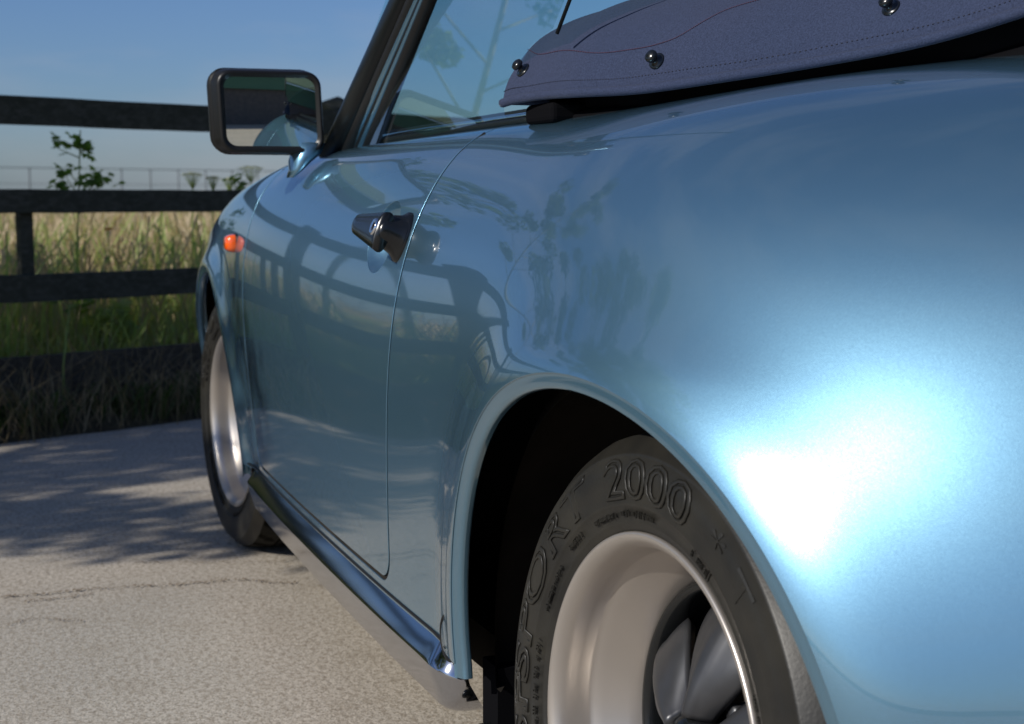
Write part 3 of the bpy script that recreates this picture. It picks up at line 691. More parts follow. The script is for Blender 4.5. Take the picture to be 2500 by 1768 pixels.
# housing: rings from the glass rim back over the bowl
secs = []
for d, w, h, r, oa in ((-.006, .083, .0615, .018, 0), (.002, .0885, .067, .021, 0), (.0035, .0925, .071, .024, 0), (-.003, .0960, .0745, .027, -.001), (-.020, .0985, .077, .029, -.004), (-.028, .0985, .077, .030, -.007), (-.030, .1010, .079, .031, -.008), (-.042, .1000, .078, .032, -.010), (-.062, .092, .070, .033, -.012), (-.080, .074, .054, .033, -.013), (-.090, .048, .034, .026, -.013), (-.094, .012, .010, .008, -.013)):
    secs.append([mplace(a-.0+oa, b, d) for a, b in rrect(w, h, r, skew=-.05)])
v, f = loft(secs, cap=False); mir = mk('door_mirror', v, f, M['black_plastic'], car)
gv = [mplace(0, 0, -.0015)]; gf = []; gn = [mn]; rr0 = rrect(.0845, .063, .019, skew=-.05); n_ = len(rr0); RC = 1.25
for k in range(1, 9):
    for a, b in rr0:
        a, b = a*k/8, b*k/8; gv.append(mplace(a, b, -.0015-(a*a+b*b)/(2*RC))); q = mn+me_*(a/RC)+mu*(b/RC); gn.append(q/np.linalg.norm(q))
gf = [(0, 1+k, 1+(k+1) % n_) for k in range(n_)]+[(1+j*n_+k, 1+(j+1)*n_+k, 1+(j+1)*n_+(k+1) % n_, 1+j*n_+(k+1) % n_) for j in range(7) for k in range(n_)]
mk('mirror_glass', gv, gf, M['mirror'], mir, normals=gn)
# painted foot between mirror and door
b0 = np.array([1.47, .748, .925]); 
secs = []
for t, (px, py), hw, hd in ((0, (702, 434), .006, .020), (.25, (700, 415), .012, .032), (.5, (710, 395), .021, .038), (.75, (724, 376), .028, .038), (1, (732, 350), .032, .034)):
    c = atx(px+22*(1 if t else .3), py, 1.47)
    secs.append([c+np.array([hd*math.cos(a), hw*math.sin(a), 0]) for a in np.linspace(0, 2*math.pi, 20, endpoint=False)])
v, f = loft(secs); mk('mirror_foot', v, f, M['paint'], mir)
# far mirror
fm = bpy.data.objects.new('door_mirror', mir.data); link(fm, car); fm.scale = (1, -1, 1)

# ------------------------------------------------------------------ side glass, seals, windscreen frame
GP = np.array([1.33, .694, .940]); GN = np.array([.0, 1.0, .24]); GN /= np.linalg.norm(GN)
GP2 = np.array([.62, .690, .948])
# let the pane follow the belt in plan
ax_ = GP2-GP; upg = np.array([0, -.15, 1.0]); GN = np.cross(ax_, upg); GN /= np.linalg.norm(GN)
if GN[1] < 0: GN = -GN
def gpt(u, v): return atplane(u, v, GP, GN)
def gz(p, z):   # slide along pane to height z in the direction up
    p = np.asarray(p, float); return p+upg*(z-p[2])
A = gpt(905, 345); Bt = gpt(1050, 0); dirA = (Bt-A); A = A-dirA*.06; topA = A+dirA*((1.245-A[2])/dirA[2])
Rb = gpt(1340, 140); Rt = gpt(1391, 0); dirR = Rt-Rb; Rbot = Rb+dirR*((.93-Rb[2])/dirR[2]); Rtop = Rb+dirR*((1.245-Rb[2])/dirR[2])
th = GN*.002
def pane(name, quad, par, sg=1):
    V = [q+th for q in quad]+[q-th for q in quad]
    V = [np.array([p[0], sg*p[1], p[2]]) for p in quad]
    return mk(name, V, [tuple(range(len(V)))], M['glass'], par, smooth=False)
A2 = gz(A, .93)
for sg in (1, -1):
    dd = DOOR if sg > 0 else DOOR_R
    rear_ = [gpt(*q) for q in ((1232, 285), (1230, 250), (1240, 212), (1296, 112), (1350, 70))]+[Rtop]
    pane('window_glass', [A2]+rear_+[topA], dd, sg)
    mb = MB(); mb.tube([(p[0], sg*p[1], p[2]) for p in (gpt(1360, 82), Rtop+ax_*.01)], 0.0026, 8); mb.build('window_seal', M['rubber'], car, smooth=True)

# windscreen frame and quarter light strips, each lofted from belt to roof
def strip(name, m, bot, top, bx, tx, depth, ztop=1.26, par=None):
    """bot/top: (left px, right px, row) at the belt and at the photo's top edge; bx/tx the x distance of both"""
    outs = []
    def ends(k):
        p0 = atx(bot[k], bot[2], bx[k]); p1 = atx(top[k], top[2], tx[k]); d = p1-p0; return p0-d*.04, p0+d*((ztop-p0[2])/d[2])
    (a0, a1), (b0_, b1_) = ends(0), ends(1)
    secs = []
    for t in np.linspace(0, 1, 5):
        a = a0*(1-t)+a1*t; b = b0_*(1-t)+b1_*t; m_ = (a+b)/2; e = (b-a); L = np.linalg.norm(e); e = e/L
        back = np.array([.30, -1, .1]); back = back-e*(back@e); back /= np.linalg.norm(back); n = 14
        secs.append([m_+e*(L/2)*math.copysign(abs(math.cos(q))**.7, math.cos(q))+back*(depth/2)*(math.copysign(abs(math.sin(q))**.7, math.sin(q))+1) for q in np.linspace(0, 2*math.pi, n, endpoint=False)])
    v, f = loft(secs); o = mk(name, v, f, m, par or car)
    v2 = [(p[0], -p[1], p[2]) for p in v]; mk(name, v2, [q[::-1] for q in f], m, par or car); return o
strip('windscreen_pillar', M['pillar_black'], (770, 828, 370), (938, 985, 0), (1.52, 1.44), (1.17, 1.09), .05)
strip('pillar_cover', M['rubber'], (826, 852, 364), (983, 1012, 0), (1.455, 1.41), (1.10, 1.06), .04)
strip('quarter_light_frame', M['paint'], (848, 867, 354), (1008, 1020, 0), (1.42, 1.40), (1.062, 1.05), .012)
strip('quarter_light_seal', M['rubber'], (865, 875, 352), (1019, 1025, 0), (1.40, 1.385), (1.05, 1.04), .016)
strip('window_channel', M['paint'], (873, 888, 350), (1023, 1029, 0), (1.385, 1.37), (1.04, 1.03), .012)
strip('window_front_seal', M['rubber'], (883, 912, 348), (1027, 1051, 0), (1.37, 1.335), (1.03, 1.01), .02)
# windscreen and header
wb = atx(800, 372, 1.54); wt_d = atx(940, 0, 1.17)-wb; wt = wb+wt_d*((1.26-wb[2])/wt_d[2])
V = []; F = []; n = 16
for i in range(n+1):
    t = -1+2*i/n
    V += [(wb[0]+.10*(1-t*t), wb[1]*t, wb[2]-.01), (wt[0]+.07*(1-t*t), wt[1]*t, wt[2])]
F = [(2*i, 2*i+2, 2*i+3, 2*i+1) for i in range(n)]; mk('windscreen', V, F, M['glass'], car)
mb = MB(); mb.tube([(wt[0]+.07*(1-t*t)-.01, wt[1]*t, wt[2]+.01) for t in np.linspace(-1, 1, 17)], .022, 10); mb.build('windscreen_header', M['black_gloss'], car, smooth=True)
mb = MB(); mb.tube([(wb[0]+.10*(1-t*t)+.015, wb[1]*t, wb[2]-.012) for t in np.linspace(-1, 1, 17)], .014, 10); mb.build('windscreen_seal', M['rubber'], car, smooth=True)
# belt mouldings: two black seals with a dull strip between, and the latch at the rear end
def belt_p(x, dw=0.0):
    i = np.argmin(np.abs(S[:, 146, 0]-x)); k = int(BELT_W*(NV-1)+dw); return S[i, k]
for sg in (1, -1):
    for off, zo, r, m, nm in ((-.002, .004, .0052, 'rubber', 'belt_seal'), (-.012, .0125, .0045, 'chrome', 'belt_trim_strip'), (-.020, .017, .0062, 'rubber', 'belt_scraper')):
        mb = MB(); mb.tube([(p[0], sg*(p[1]+off), p[2]+zo) for p in (belt_p(x) for x in np.linspace(.655, 1.60, 30))], r, 8); mb.build(nm, M[m], DOOR if sg > 0 else DOOR_R, smooth=True)
for sg in (1, -1):
    p = belt_p(.63); mb = MB(); mb.obox((p[0]+.01, sg*(p[1]-.01), p[2]+.008), (.028, 0, 0), (0, .012, 0), (0, 0, .006)); mb.obox((p[0]-.012, sg*(p[1]-.022), p[2]+.018), (.010, 0, 0), (0, .010, 0), (0, 0, .016)); o = mb.build('belt_end_cap', M['black_gloss'], car); bevel(o, .003)

# ------------------------------------------------------------------ folded hood under its cover
# edge of the cover (left half), from the front tip rearwards; from there the section rises and runs to the centre line
EDGE = np.array([atx(1227, 256, .62), atx(1262, 246, .585), atx(1330, 236, .52), atx(1420, 230, .44), atx(1560, 222, .355), atx(1740, 197, .26), atx(2000, 155, .15), atx(2250, 106, .03), atx(2500, 32, -.09), atx(2720, -50, -.20), [-.32, .33, 1.075], [-.42, .20, 1.08], [-.46, .08, 1.08], [-.47, 0, 1.08]])
EC = crspline(EDGE, 8)
CPR = crspline([(0, 0, 0), (.10, .008, .023), (.20, .021, .045), (.33, .050, .082), (.45, .084, .106), (.57, .124, .124), (.69, .168, .137), (.82, .240, .149), (1.0, .34, .158)], 12)
CQ, CO, CH = CPR[:, 0], CPR[:, 1], CPR[:, 2]
def cover_pt(s, t):
    """s along the edge 0..1, t from the hem (0) to the centre/top (1)"""
    i = s*(len(EC)-1); k = min(int(i), len(EC)-2); e = EC[k]*(1-(i-k))+EC[k+1]*(i-k)
    cen = np.array([max(-.38, min(.60, e[0]*.92)), 0, 0])
    d = cen-e; d[2] = 0; L = np.linalg.norm(d)+1e-6; d = d/L
    q = t; run = float(np.interp(q, CQ, CO)); h = float(np.interp(q, CQ, CH))
    if q > .80: u_ = (q-.80)/.20; run = run*(1-u_)+(L)*u_ if L > .25 else min(run, L)*(1-u_)+L*u_
    run = min(run, L); z = e[2]+h
    bulge = .004*math.sin(math.pi*min(q/.42, 1))
    p = e+d*run-d*bulge; p[2] = z+.0025*math.sin(s*40+q*5)*min(q*4, 1)
    return p
ns, nt = 120, 46; V = []
for i in range(ns):
    for j in range(nt): V.append(cover_pt(i/(ns-1), j/(nt-1)))
for sg in (1, -1):
    pass
Vl = np.array(V); F = [(i*nt+j, i*nt+j+1, (i+1)*nt+j+1, (i+1)*nt+j) for i in range(ns-1) for j in range(nt-1)]
Vr = Vl*[1, -1, 1]; Fr = [tuple(q[::-1][k]+len(Vl) for k in range(4)) for q in F]
front = [(j, j+1, len(Vl)+j+1, len(Vl)+j) for j in range(nt-1)]
cov = mk('hood_cover', list(Vl)+list(Vr), F+Fr+front, M['fabric'], car, label='navy canvas cover over the folded hood')
so_ = cov.modifiers.new('solid', 'SOLIDIFY'); so_.thickness = .003; so_.offset = 0
def cover_n(s, t):
    a, b = cover_pt(s+.004, t)-cover_pt(s-.004 if s > .004 else s, t), cover_pt(s, t+.02)-cover_pt(s, t); n = np.cross(a, b); n /= np.linalg.norm(n); return n if n[1]*1.0+n[2]*.3 > 0 else -n
def st_of(u, v):
    """(s, t) on the cover seen at pixel u, v"""
    best = None
    for i in range(0, 200):
        s = i/240
        for j in range(0, 40):
            t = j/48
            q = cover_pt(s, t)-CAM; dd = q@FW; uu = 1250+FPX*(q@RT)/dd; vv = 884-FPX*(q@UPV)/dd; e = (uu-u)**2+(vv-v)**2
            if best is None or e < best[0]: best = (e, s, t)
    return best[1:]
# hem: rolled edge and sunk stitch line
mb = MB(); mb.tube([e+np.array([0, .0005, .002]) for e in EC], .0062, 8); mb.tube([e*[1, -1, 1]+np.array([0, -.0005, .002]) for e in EC], .0062, 8); mb.build('cover_hem', M['fabric'], cov, smooth=True)
mb = MB(); n = 420
for i in range(n):
    s = i/n*.80
    if i % 2 == 0: a, b = cover_pt(s, .075), cover_pt(s+.62*.80/n, .075); nn = cover_n(max(s, .01), .075); mb.tube([a+nn*.0018, b+nn*.0018], .0007, 4)
mb.build('hem_stitching', M['hem_thread'], cov)
# decorative seam that dips and climbs
sm = [st_of(*p) for p in ((1285, 122), (1350, 127), (1440, 131), (1530, 129), (1600, 117), (1660, 88), (1720, 55), (1790, 25), (1860, 3))]
sm.append((sm[-1][0]+.05, sm[-1][1]+.05))
sc_ = crspline(sm, 16); mb = MB()
for i in range(0, len(sc_)-1):
    a, b = sc_[i], sc_[i]*.35+sc_[i+1]*.65; pa, pb = cover_pt(*a), cover_pt(*b); nn = cover_n(max(a[0], .01), a[1]); mb.tube([pa+nn*.0024, pb+nn*.0024], .00055, 4)
mb.build('seam_stitching', M['stitch'], cov)
# studs
def stud(u, v, k=1):
    s, t = st_of(u, v); p = cover_pt(s, t); n = cover_n(max(s, .01), t); ax = np.cross(n, [0, 0, 1]); ax /= np.linalg.norm(ax); az = np.cross(n, ax)
    v_, f_ = lathe([(.0105, 0), (.0110, .0012), (.0095, .0022), (.0050, .0030), (.0042, .0070), (.0048, .0085), (.0078, .0100), (.0084, .0125), (.0078, .0150), (.0055, .0166), (.0025, .0174), (0, .0176)], 28)
    mk('stud', [tuple(p+ax*q[0]*k+az*q[2]*k+n*(q[1]*k+.0012)) for q in v_], f_, M['black_gloss'], cov)
stud(1280, 172); stud(1604, 148); stud(2178, 15)
# dark well below the cover and the folded frame seen under its edge
for sg in (1, -1):
    mb = MB(); P0 = [np.array([e[0]-.02, sg*max(.02, e[1]-.05), e[2]-.035]) for e in EC[:70]]; mb.tube(P0, .02, 8); mb.build('folded_hood_frame', M['void'], car, smooth=True)
V = []; IN = [np.array([e[0]-.035 if e[0] > -.25 else e[0]+.05, max(0, e[1]-.055), e[2]+.02]) for e in EC]; loop = IN+[p*[1, -1, 1] for p in IN[::-1]]; nl = len(loop)
for p in loop: V += [p, [p[0], p[1], .88]]
F = [(2*i, 2*((i+1) % nl), 2*((i+1) % nl)+1, 2*i+1) for i in range(nl)]; mk('folded_hood', V, F, M['void'], car)

for sg in (1, -1):
    mb = MB(); mb.box((.50, min(sg*.58, sg*.676), .945), (.597, max(sg*.58, sg*.676), .972)); o = mb.build('dark_slot_filler', M['void'], car); bevel(o, .008, 3)  # added black block, puts shade into the slot under the cover tip
# ------------------------------------------------------------------ cabin
def cushion(name, c, sx, sy, sz, par, rot=0, m='leather', r=.03):
    v = [(x*sx, y*sy, z*sz) for z in (-1, 1) for x, y in ((-1, -1), (1, -1), (1, 1), (-1, 1))]
    ca, sa = math.cos(rot), math.sin(rot); v = [(c[0]+x*ca+z*sa, c[1]+y, c[2]-x*sa+z*ca) for x, y, z in v]
    o = mk(name, v, [(0,3,2,1),(4,5,6,7),(0,1,5,4),(1,2,6,5),(2,3,7,6),(3,0,4,7)], M[m], par); b = o.modifiers.new('bevel', 'BEVEL'); b.width = r; b.segments = 4; return o
for y in (.34, -.34):
    s_ = mk('seat', [(0, 0, 0), (.001, 0, 0), (0, .001, 0)], [(0, 1, 2)], M['leather'], car); s_.location = (.95, y, .3)
    cushion('seat_cushion', (.10, 0, .07), .24, .23, .06, s_); cushion('seat_back', (-.20, 0, .32), .055, .23, .27, s_, -.30)
    cushion('headrest', (-.29, 0, .63), .04, .13, .065, s_, -.2, r=.025)
cushion('dashboard', (1.52, 0, .80), .13, .62, .10, car, r=.04)
v, f = [], []
mb = MB(); c = np.array([1.24, -.34, .86]); a = np.array([0, 1, 0]); b = np.array([-.35, 0, .94])
mb.tube([c+.19*(math.cos(q)*a+math.sin(q)*b) for q in np.linspace(0, 2*math.pi, 40)], .014, 8)
for q in (0, math.pi, -math.pi/2): mb.tube([c, c+.19*(math.cos(q)*a+math.sin(q)*b)], .012, 6)
mb.tube([c, c+np.array([.25, 0, -.10])], .025, 8); mb.build('steering_wheel', M['leather'], car, smooth=True)

# ------------------------------------------------------------------ ground
def grid(x0, x1, y0, y1, nx, ny, zf):
    X, Y = np.meshgrid(np.linspace(x0, x1, nx), np.linspace(y0, y1, ny), indexing='ij'); Z = zf(X, Y); V = np.stack([X, Y, Z], -1).reshape(-1, 3)
    i, j = np.meshgrid(np.arange(nx-1), np.arange(ny-1), indexing='ij'); a = (i*ny+j).ravel(); return V, np.stack([a, a+ny, a+ny+1, a+1], 1)
FA = np.array([4.477, 1.22]); FD = np.array([math.cos(math.radians(66)), -math.sin(math.radians(66))]); FN = np.array([FD[1]*-1, FD[0]]); FN = FN if FN[0] > 0 else -FN   # FN points beyond the fence
def fp(s, d=0.0, z=0.0): q = FA+FD*s+FN*d; return np.array([q[0], q[1], z])
def fquad(s0, s1, d0, d1, z): return [fp(s0, d0, z), fp(s1, d0, z), fp(s1, d1, z), fp(s0, d1, z)]
kind(mk('field', fquad(-1500, 1500, -1500, 1500, -.012), [(0, 1, 2, 3)], M['field'], smooth=False), 'structure')
# concrete yard with a wandering edge at the verge
n = 260; V = []; 
for i in range(n):
    s = -26+52*i/(n-1); e = -.30+.05*math.sin(s*3.1)+.03*math.sin(s*9.7+1)+.02*math.sin(s*23)
    V += [fp(s, -34, 0), fp(s, e, 0)]
kind(mk('concrete_yard', V, [(2*i, 2*i+1, 2*i+3, 2*i+2) for i in range(n-1)], M['concrete'], smooth=False), 'structure')
V, F = grid(-26, 26, -.42, 1.0, 300, 20, lambda X, Y: -.006+np.clip((Y+.36)*.35, 0, .05)*(1+.5*np.sin(X*7)*np.sin(X*3.3)))
P = np.array([fp(a, b, c) for a, b, c in V]); kind(mk_np('verge', P, F, M['soil']), 'structure')
# cracks in the concrete: thin dark joints, following the joint seen in the yard
mb = MB(); cr_m = mat('crack_dirt', (.15, .105, .07), rough=1, spec=0, noise=(30, 1, (.24, .19, .14)))
rs = random.Random(3)
def crack(pts, w, seed, z=.004):
    r = random.Random(seed); C = crspline(pts, 26); V = []; F = []
    for i, p in enumerate(C):
        t = C[min(i+1, len(C)-1)]-C[max(i-1, 0)]; t /= np.linalg.norm(t)+1e-9; nn = np.array([-t[1], t[0], 0]); o = nn*r.uniform(-1, 1)*.008
        ww = w*r.choice([0, .3, .6, 1, 1.6, .8]); V += [p+o+nn*ww, p+o-nn*ww]
    F = [(2*i, 2*i+1, 2*i+3, 2*i+2) for i in range(len(C)-1)]; return V, F
def gpx(*L): return [np.append(atz(u, v, 0)[:2], .004) for u, v in L]
for L, w, sd_ in (([(-60, 1462), (90, 1455), (200, 1443), (300, 1436), (400, 1432), (500, 1424), (580, 1418), (660, 1424), (720, 1426)], .0035, 1), ([(60, 1470), (120, 1466), (160, 1462), (220, 1452)], .003, 3), ([(10, 1530), (60, 1516), (100, 1512), (130, 1515), (200, 1520)], .0022, 4), ([(330, 1376), (480, 1376), (600, 1374), (700, 1373)], .0018, 5)):
    v, f = crack(gpx(*L), w, sd_); mb.add(v, f)
kind(mb.build('concrete_crack', cr_m), 'structure')

# ------------------------------------------------------------------ post-and-rail fence
fence = thing('post_and_rail_fence', 'dark timber post and rail fence along the edge of the yard', 'fence', tuple(fp(0)))
fl_inv = -fp(0)
def frel(p): return np.asarray(p)+fl_inv
RAILS = ((1.106, 1.211), (.786, .876), (.463, .563))
posts = [-.47-1.80*k for k in range(8, 0, -1)]+[-.47]+[1.62+1.8*k for k in range(7)]
def plank(s0, s1, d0, d1, z0, z1, seed, name='rail', m='wood', sag=.004):
    r = random.Random(seed); n = 14; secs = []
    for i in range(n+1):
        s = s0+(s1-s0)*i/n; w = r.uniform(-.0015, .0015); sg_ = sag*math.sin(math.pi*i/n)
        secs.append([frel(fp(s, d, z+w-sg_)) for d, z in ((d0, z0), (d1, z0), (d1, z1-.003), (d1-.004, z1), (d0+.004, z1), (d0, z1-.003))])
    v, f = loft(secs); return sharpmk(name, v, f, M[m], fence)
for i in range(len(posts)-1):
    s0, s1 = posts[i], posts[i+1]
    for k, (z0, z1) in enumerate(RAILS):
        plank(s0+.003, s1-.003, -.045, -.010, z0+random.uniform(-.002, .002), z1+random.uniform(-.002, .002), i*7+k)
    plank(s0+.003, s1-.003, -.045, -.012, .04, .263, i*7+5, 'gravel_board', 'wood_old')
for i, s in enumerate(posts):
    secs = []
    for z, sk in ((-.05, 0), (1.22, 0)):
        secs.append([frel(fp(s+a, b, z+(0 if z < 0 else (.035 if b > 0 else .0)+(.03 if a > 0 else 0)))) for a, b in ((-.05, -.01+.0005), (.05, -.01+.0005), (.05, .09), (-.05, .09))])
    v, f = loft(secs); o = sharpmk('post', v, f, M['wood'], fence); bevel(o, .004)
for s in (.13, -.245, -.35, -1.15, -1.5, 1.75, 2.9, -2.9, -3.3):
    mb = MB(); a, b = frel(fp(s-.026, -.008, .40)), frel(fp(s+.026, .03, .875)); c = (a+b)/2
    fd3 = np.array([FD[0], FD[1], 0]); fn3 = np.array([FN[0], FN[1], 0]); mb.obox(frel(fp(s, .012, .668)), fd3*.026, fn3*.019, np.array([0, 0, .202])); o = mb.build('batten', M['wood'], fence); bevel(o, .003)

# ------------------------------------------------------------------ far wire fence
wire = thing('wire_fence', 'thin wire fence on slender posts far out in the field', 'fence', tuple(fp(0, 38)))
wo_ = -fp(0, 38)
for k in range(-16, 62):
    mb = MB(); mb.tube([fp(k*1.05, 38, -.02)+wo_, fp(k*1.05, 38, 1.70)+wo_], .022, 6); mb.build('wire_post', M['steel'], wire)
mb = MB(); mb.tube([fp(-17, 38, 1.68)+wo_, fp(65, 38, 1.68)+wo_], .013, 6); mb.build('top_wire', M['steel'], wire)
mb = MB()
for z in (.4, .8, 1.2): mb.tube([fp(-17, 38, z)+wo_, fp(65, 38, z)+wo_], .006, 4)
mb.build('lower_wires', M['steel'], wire)

# ------------------------------------------------------------------ grass
def blades(n, smin, smax, dmin, dmax, hmean, hsd, w, lean, dens_pow=1.0, zbase=.0, seedhead=0.0, wide=1.0):
    s = rng.uniform(smin, smax, n); d = dmin+(dmax-dmin)*rng.uniform(0, 1, n)**dens_pow; h = np.clip(rng.normal(hmean, hsd, n), .08, hmean*1.5)
    base = np.stack([FA[0]+FD[0]*s+FN[0]*d, FA[1]+FD[1]*s+FN[1]*d, np.full(n, zbase)], 1)
    az = rng.uniform(0, 2*np.pi, n); ld = np.stack([np.cos(az), np.sin(az), 0*az], 1)*(lean*h*rng.uniform(.3, 1.4, n))[:, None]
    fa = rng.uniform(0, 2*np.pi, n); side = np.stack([np.cos(fa), np.sin(fa), 0*fa], 1)*(w*wide*rng.uniform(.6, 1.3, n))[:, None]
    up = np.stack([0*h, 0*h, h], 1)
    p0a, p0b = base-side*.5, base+side*.5
    m1 = base+up*.55+ld*.30; p1a, p1b = m1-side*.45, m1+side*.45
    m2 = base+up*.88+ld*.75; k = 1+seedhead
    p2a, p2b = m2-side*.35*k, m2+side*.35*k
    p3 = base+up*(1.0-.10)+ld*1.15
    V = np.stack([p0a, p0b, p1a, p1b, p2a, p2b, p3, p3+side*.05], 1).reshape(-1, 3); b = np.arange(n)[:, None]*8
    F = np.concatenate([b+np.array([[0, 1, 3, 2]]), b+np.array([[2, 3, 5, 4]]), b+np.array([[4, 5, 7, 6]])]); return V, F
def stuff(name, label, cat, parts, m):
    V = []; F = []; k = 0
    for v, f in parts: V.append(v); F.append(f+k); k += len(v)
    o = mk_np(name, np.concatenate(V), np.concatenate(F), m, smooth=False); o['kind'] = 'stuff'; o['label'] = label; o['category'] = cat; return o
stuff('dry_grass', 'tall straw coloured grass standing behind the timber fence', 'grass', [
    blades(16000, -3.5, 7, .35, 3.5, .62, .10, .0045, .35, seedhead=1.4), blades(16000, -6, 14, 3, 12, .66, .10, .008, .3, 1.3, seedhead=1.5), blades(9000, -12, -3, .3, 6, .62, .1, .007, .3, seedhead=1.2),
    blades(16000, -12, 40, 12, 40, .60, .08, .02, .25, 1.2)], M['dry'])
stuff('green_grass', 'green grass and weeds growing low behind the timber fence', 'grass', [
    blades(24000, -3.5, 7, .08, 1.6, .30, .09, .008, .5), blades(7000, -12, -3, .10, 3, .30, .1, .008, .5), blades(9000, -4, 10, .3, 6, .58, .12, .008, .4), blades(2500, -4, 8, .2, 2.5, .70, .10, .012, .5), blades(6000, -8, 25, 6, 30, .42, .08, .015, .4)], M['green'])
stuff('dead_weeds', 'brown dead stems and weeds at the foot of the fence', 'weeds', [
    blades(5500, -5, 7, -.34, -.03, .15, .07, .004, .8), blades(1500, -5, 7, -.42, -.05, .26, .09, .003, 1.3), blades(1500, -5, 7, -.10, .05, .34, .10, .003, .5)], M['dead'])
stuff('verge_weeds', 'green weeds coloured dark for the shade at the foot of the fence', 'weeds', [blades(3500, -5, 7, -.30, -.02, .12, .05, .012, .9)], M['shade_weed'])

# ------------------------------------------------------------------ leaves
def leaf_cloud(centres, radii, n, size, flat=.6):
    C = np.array(centres); k = rng.integers(0, len(C), n); R = np.array(radii)[k]
    d = rng.normal(0, 1, (n, 3)); d /= np.linalg.norm(d, axis=1)[:, None]; p = C[k]+d*(R*rng.uniform(.25, 1, n)**.6)[:, None]*[1, 1, flat]
    a = rng.normal(0, 1, (n, 3)); a /= np.linalg.norm(a, axis=1)[:, None]; b = np.cross(a, rng.normal(0, 1, (n, 3))); b /= np.linalg.norm(b, axis=1)[:, None]; c = np.cross(a, b)
    s = (size*rng.uniform(.6, 1.3, n))[:, None]
    V = np.stack([p-a*s*.5, p+b*s*.32+c*s*.08, p+a*s*.55, p-b*s*.32+c*s*.08], 1).reshape(-1, 3); q = np.arange(n)[:, None]*4
    return V, np.concatenate([q+np.array([[0, 1, 2]]), q+np.array([[0, 2, 3]])])
def young_tree(base, h, trunk_r, seed, label, n_limb=16, spread=.75, leaves=5200, z_low=.40, size=.055):
    r = random.Random(seed); t = thing('young_tree', label, 'tree', tuple(base), 'young trees beyond the fence')
    mb = MB(); pts = [np.array([.02*math.sin(k*1.3+seed), .02*math.cos(k+seed), h*k/8]) for k in range(9)]; mb.tube(pts, [trunk_r*(1-.85*k/8)+.003 for k in range(9)], 10); mb.build('trunk', M['bark'], t, smooth=True)
    lm = MB(); cen = []; rad = []
    for i in range(n_limb):
        z = h*(z_low+(.95-z_low)*i/(n_limb-1)); az = i*2.4+r.uniform(-.4, .4); L = spread*(1.15-.75*(z/h-z_low)/(1-z_low))*r.uniform(.7, 1.1)
        P = [np.array([0, 0, z]), np.array([math.cos(az)*L*.5, math.sin(az)*L*.5, z+L*.30]), np.array([math.cos(az+.2)*L, math.sin(az+.2)*L, z+L*.42])]
        C = crspline(P, 4); lm.tube(C, list(np.linspace(trunk_r*.42*(1-.5*z/h), .004, len(C))), 6)
        for q in (.5, .75, 1.0): c = C[int(q*(len(C)-1))]; cen.append(c+np.array([r.uniform(-.1, .1), r.uniform(-.1, .1), r.uniform(-.05, .1)])); rad.append(r.uniform(.11, .21)*spread)
    lm.build('limbs', M['bark'], t, smooth=True)
    v, f = leaf_cloud(cen, rad, leaves, size); o = mk_np('crown', v, f, M['leaf'], t, smooth=False); return t
young_tree((5.35, 2.20, 0), 4.1, .020, 3, 'young tree with a slim mossy trunk just beyond the fence, nearest the car bonnet', z_low=.40, spread=1.15, leaves=7000)
young_tree((2.80, 5.25, 0), 4.7, .036, 8, 'young tree with spreading branches beyond the fence, left of the car', n_limb=46, spread=1.95, leaves=52000, z_low=.33, size=.062)
young_tree((3.95, 4.1, 0), 4.0, .03, 21, 'young tree with dense low branches beyond the fence, between the other two', n_limb=24, spread=1.3, leaves=13000, z_low=.40)

# leafy weeds, umbels
def lobed_leaf(c, n, u, s):
    w = np.cross(n, u); pts = []
    for k in range(10):
        a = 2*math.pi*k/10; r = s*(.5 if k % 2 else .30); pts.append(c+u*(r*math.cos(a))+w*(r*math.sin(a))+n*(-.12*s*(k % 2)))
    return [c]+pts, [(0, 1+k, 1+(k+1) % 10) for k in range(10)]
def weed(name, label, base, stems, seed, size=.07, m='weed_leaf', dens=1.0):
    r = random.Random(seed); t = thing(name, label, 'plant', tuple(base)); sm_ = MB(); lf = MB()
    for (dx, dy, dz), clumps in stems:
        tip = np.array([dx, dy, dz]); sm_.tube([np.zeros(3), tip*.5+np.array([.01, .01, 0]), tip], [.006, .004, .0025], 6)
        for q, off, k in clumps:
            c0 = tip*q+np.array(off); sm_.tube([tip*q, c0], [.003, .0015], 5)
            for _ in range(int(k*dens)):
                c = c0+np.array([r.gauss(0, .018), r.gauss(0, .018), r.gauss(0, .016)]); n_ = np.array([r.gauss(0, .6), r.gauss(0, .6), 1]); n_ /= np.linalg.norm(n_); u = np.cross(n_, [r.gauss(0, 1), r.gauss(0, 1), 0.1]); u /= np.linalg.norm(u)
                v, f = lobed_leaf(c, n_, u, size*r.uniform(.7, 1.2)); lf.add(v, f)
    sm_.build('stem', M['green'], t, smooth=True); lf.build('leaves', M[m], t); return t
def at_fence(u, v, d):
    """point seen at pixel u, v standing d beyond the fence line"""
    return atplane(u, v, fp(0, d), np.array([FN[0], FN[1], 0]))
b = at_fence(190, 900, .30); b[2] = 0; 
def off(u, v, d=.30): return at_fence(u, v, d)-b
top = off(196, 318)
fr = np.array(FD[:2]); 
def cl(u, v, q, k): o_ = off(u, v); return (q, tuple(o_-top*q), k)
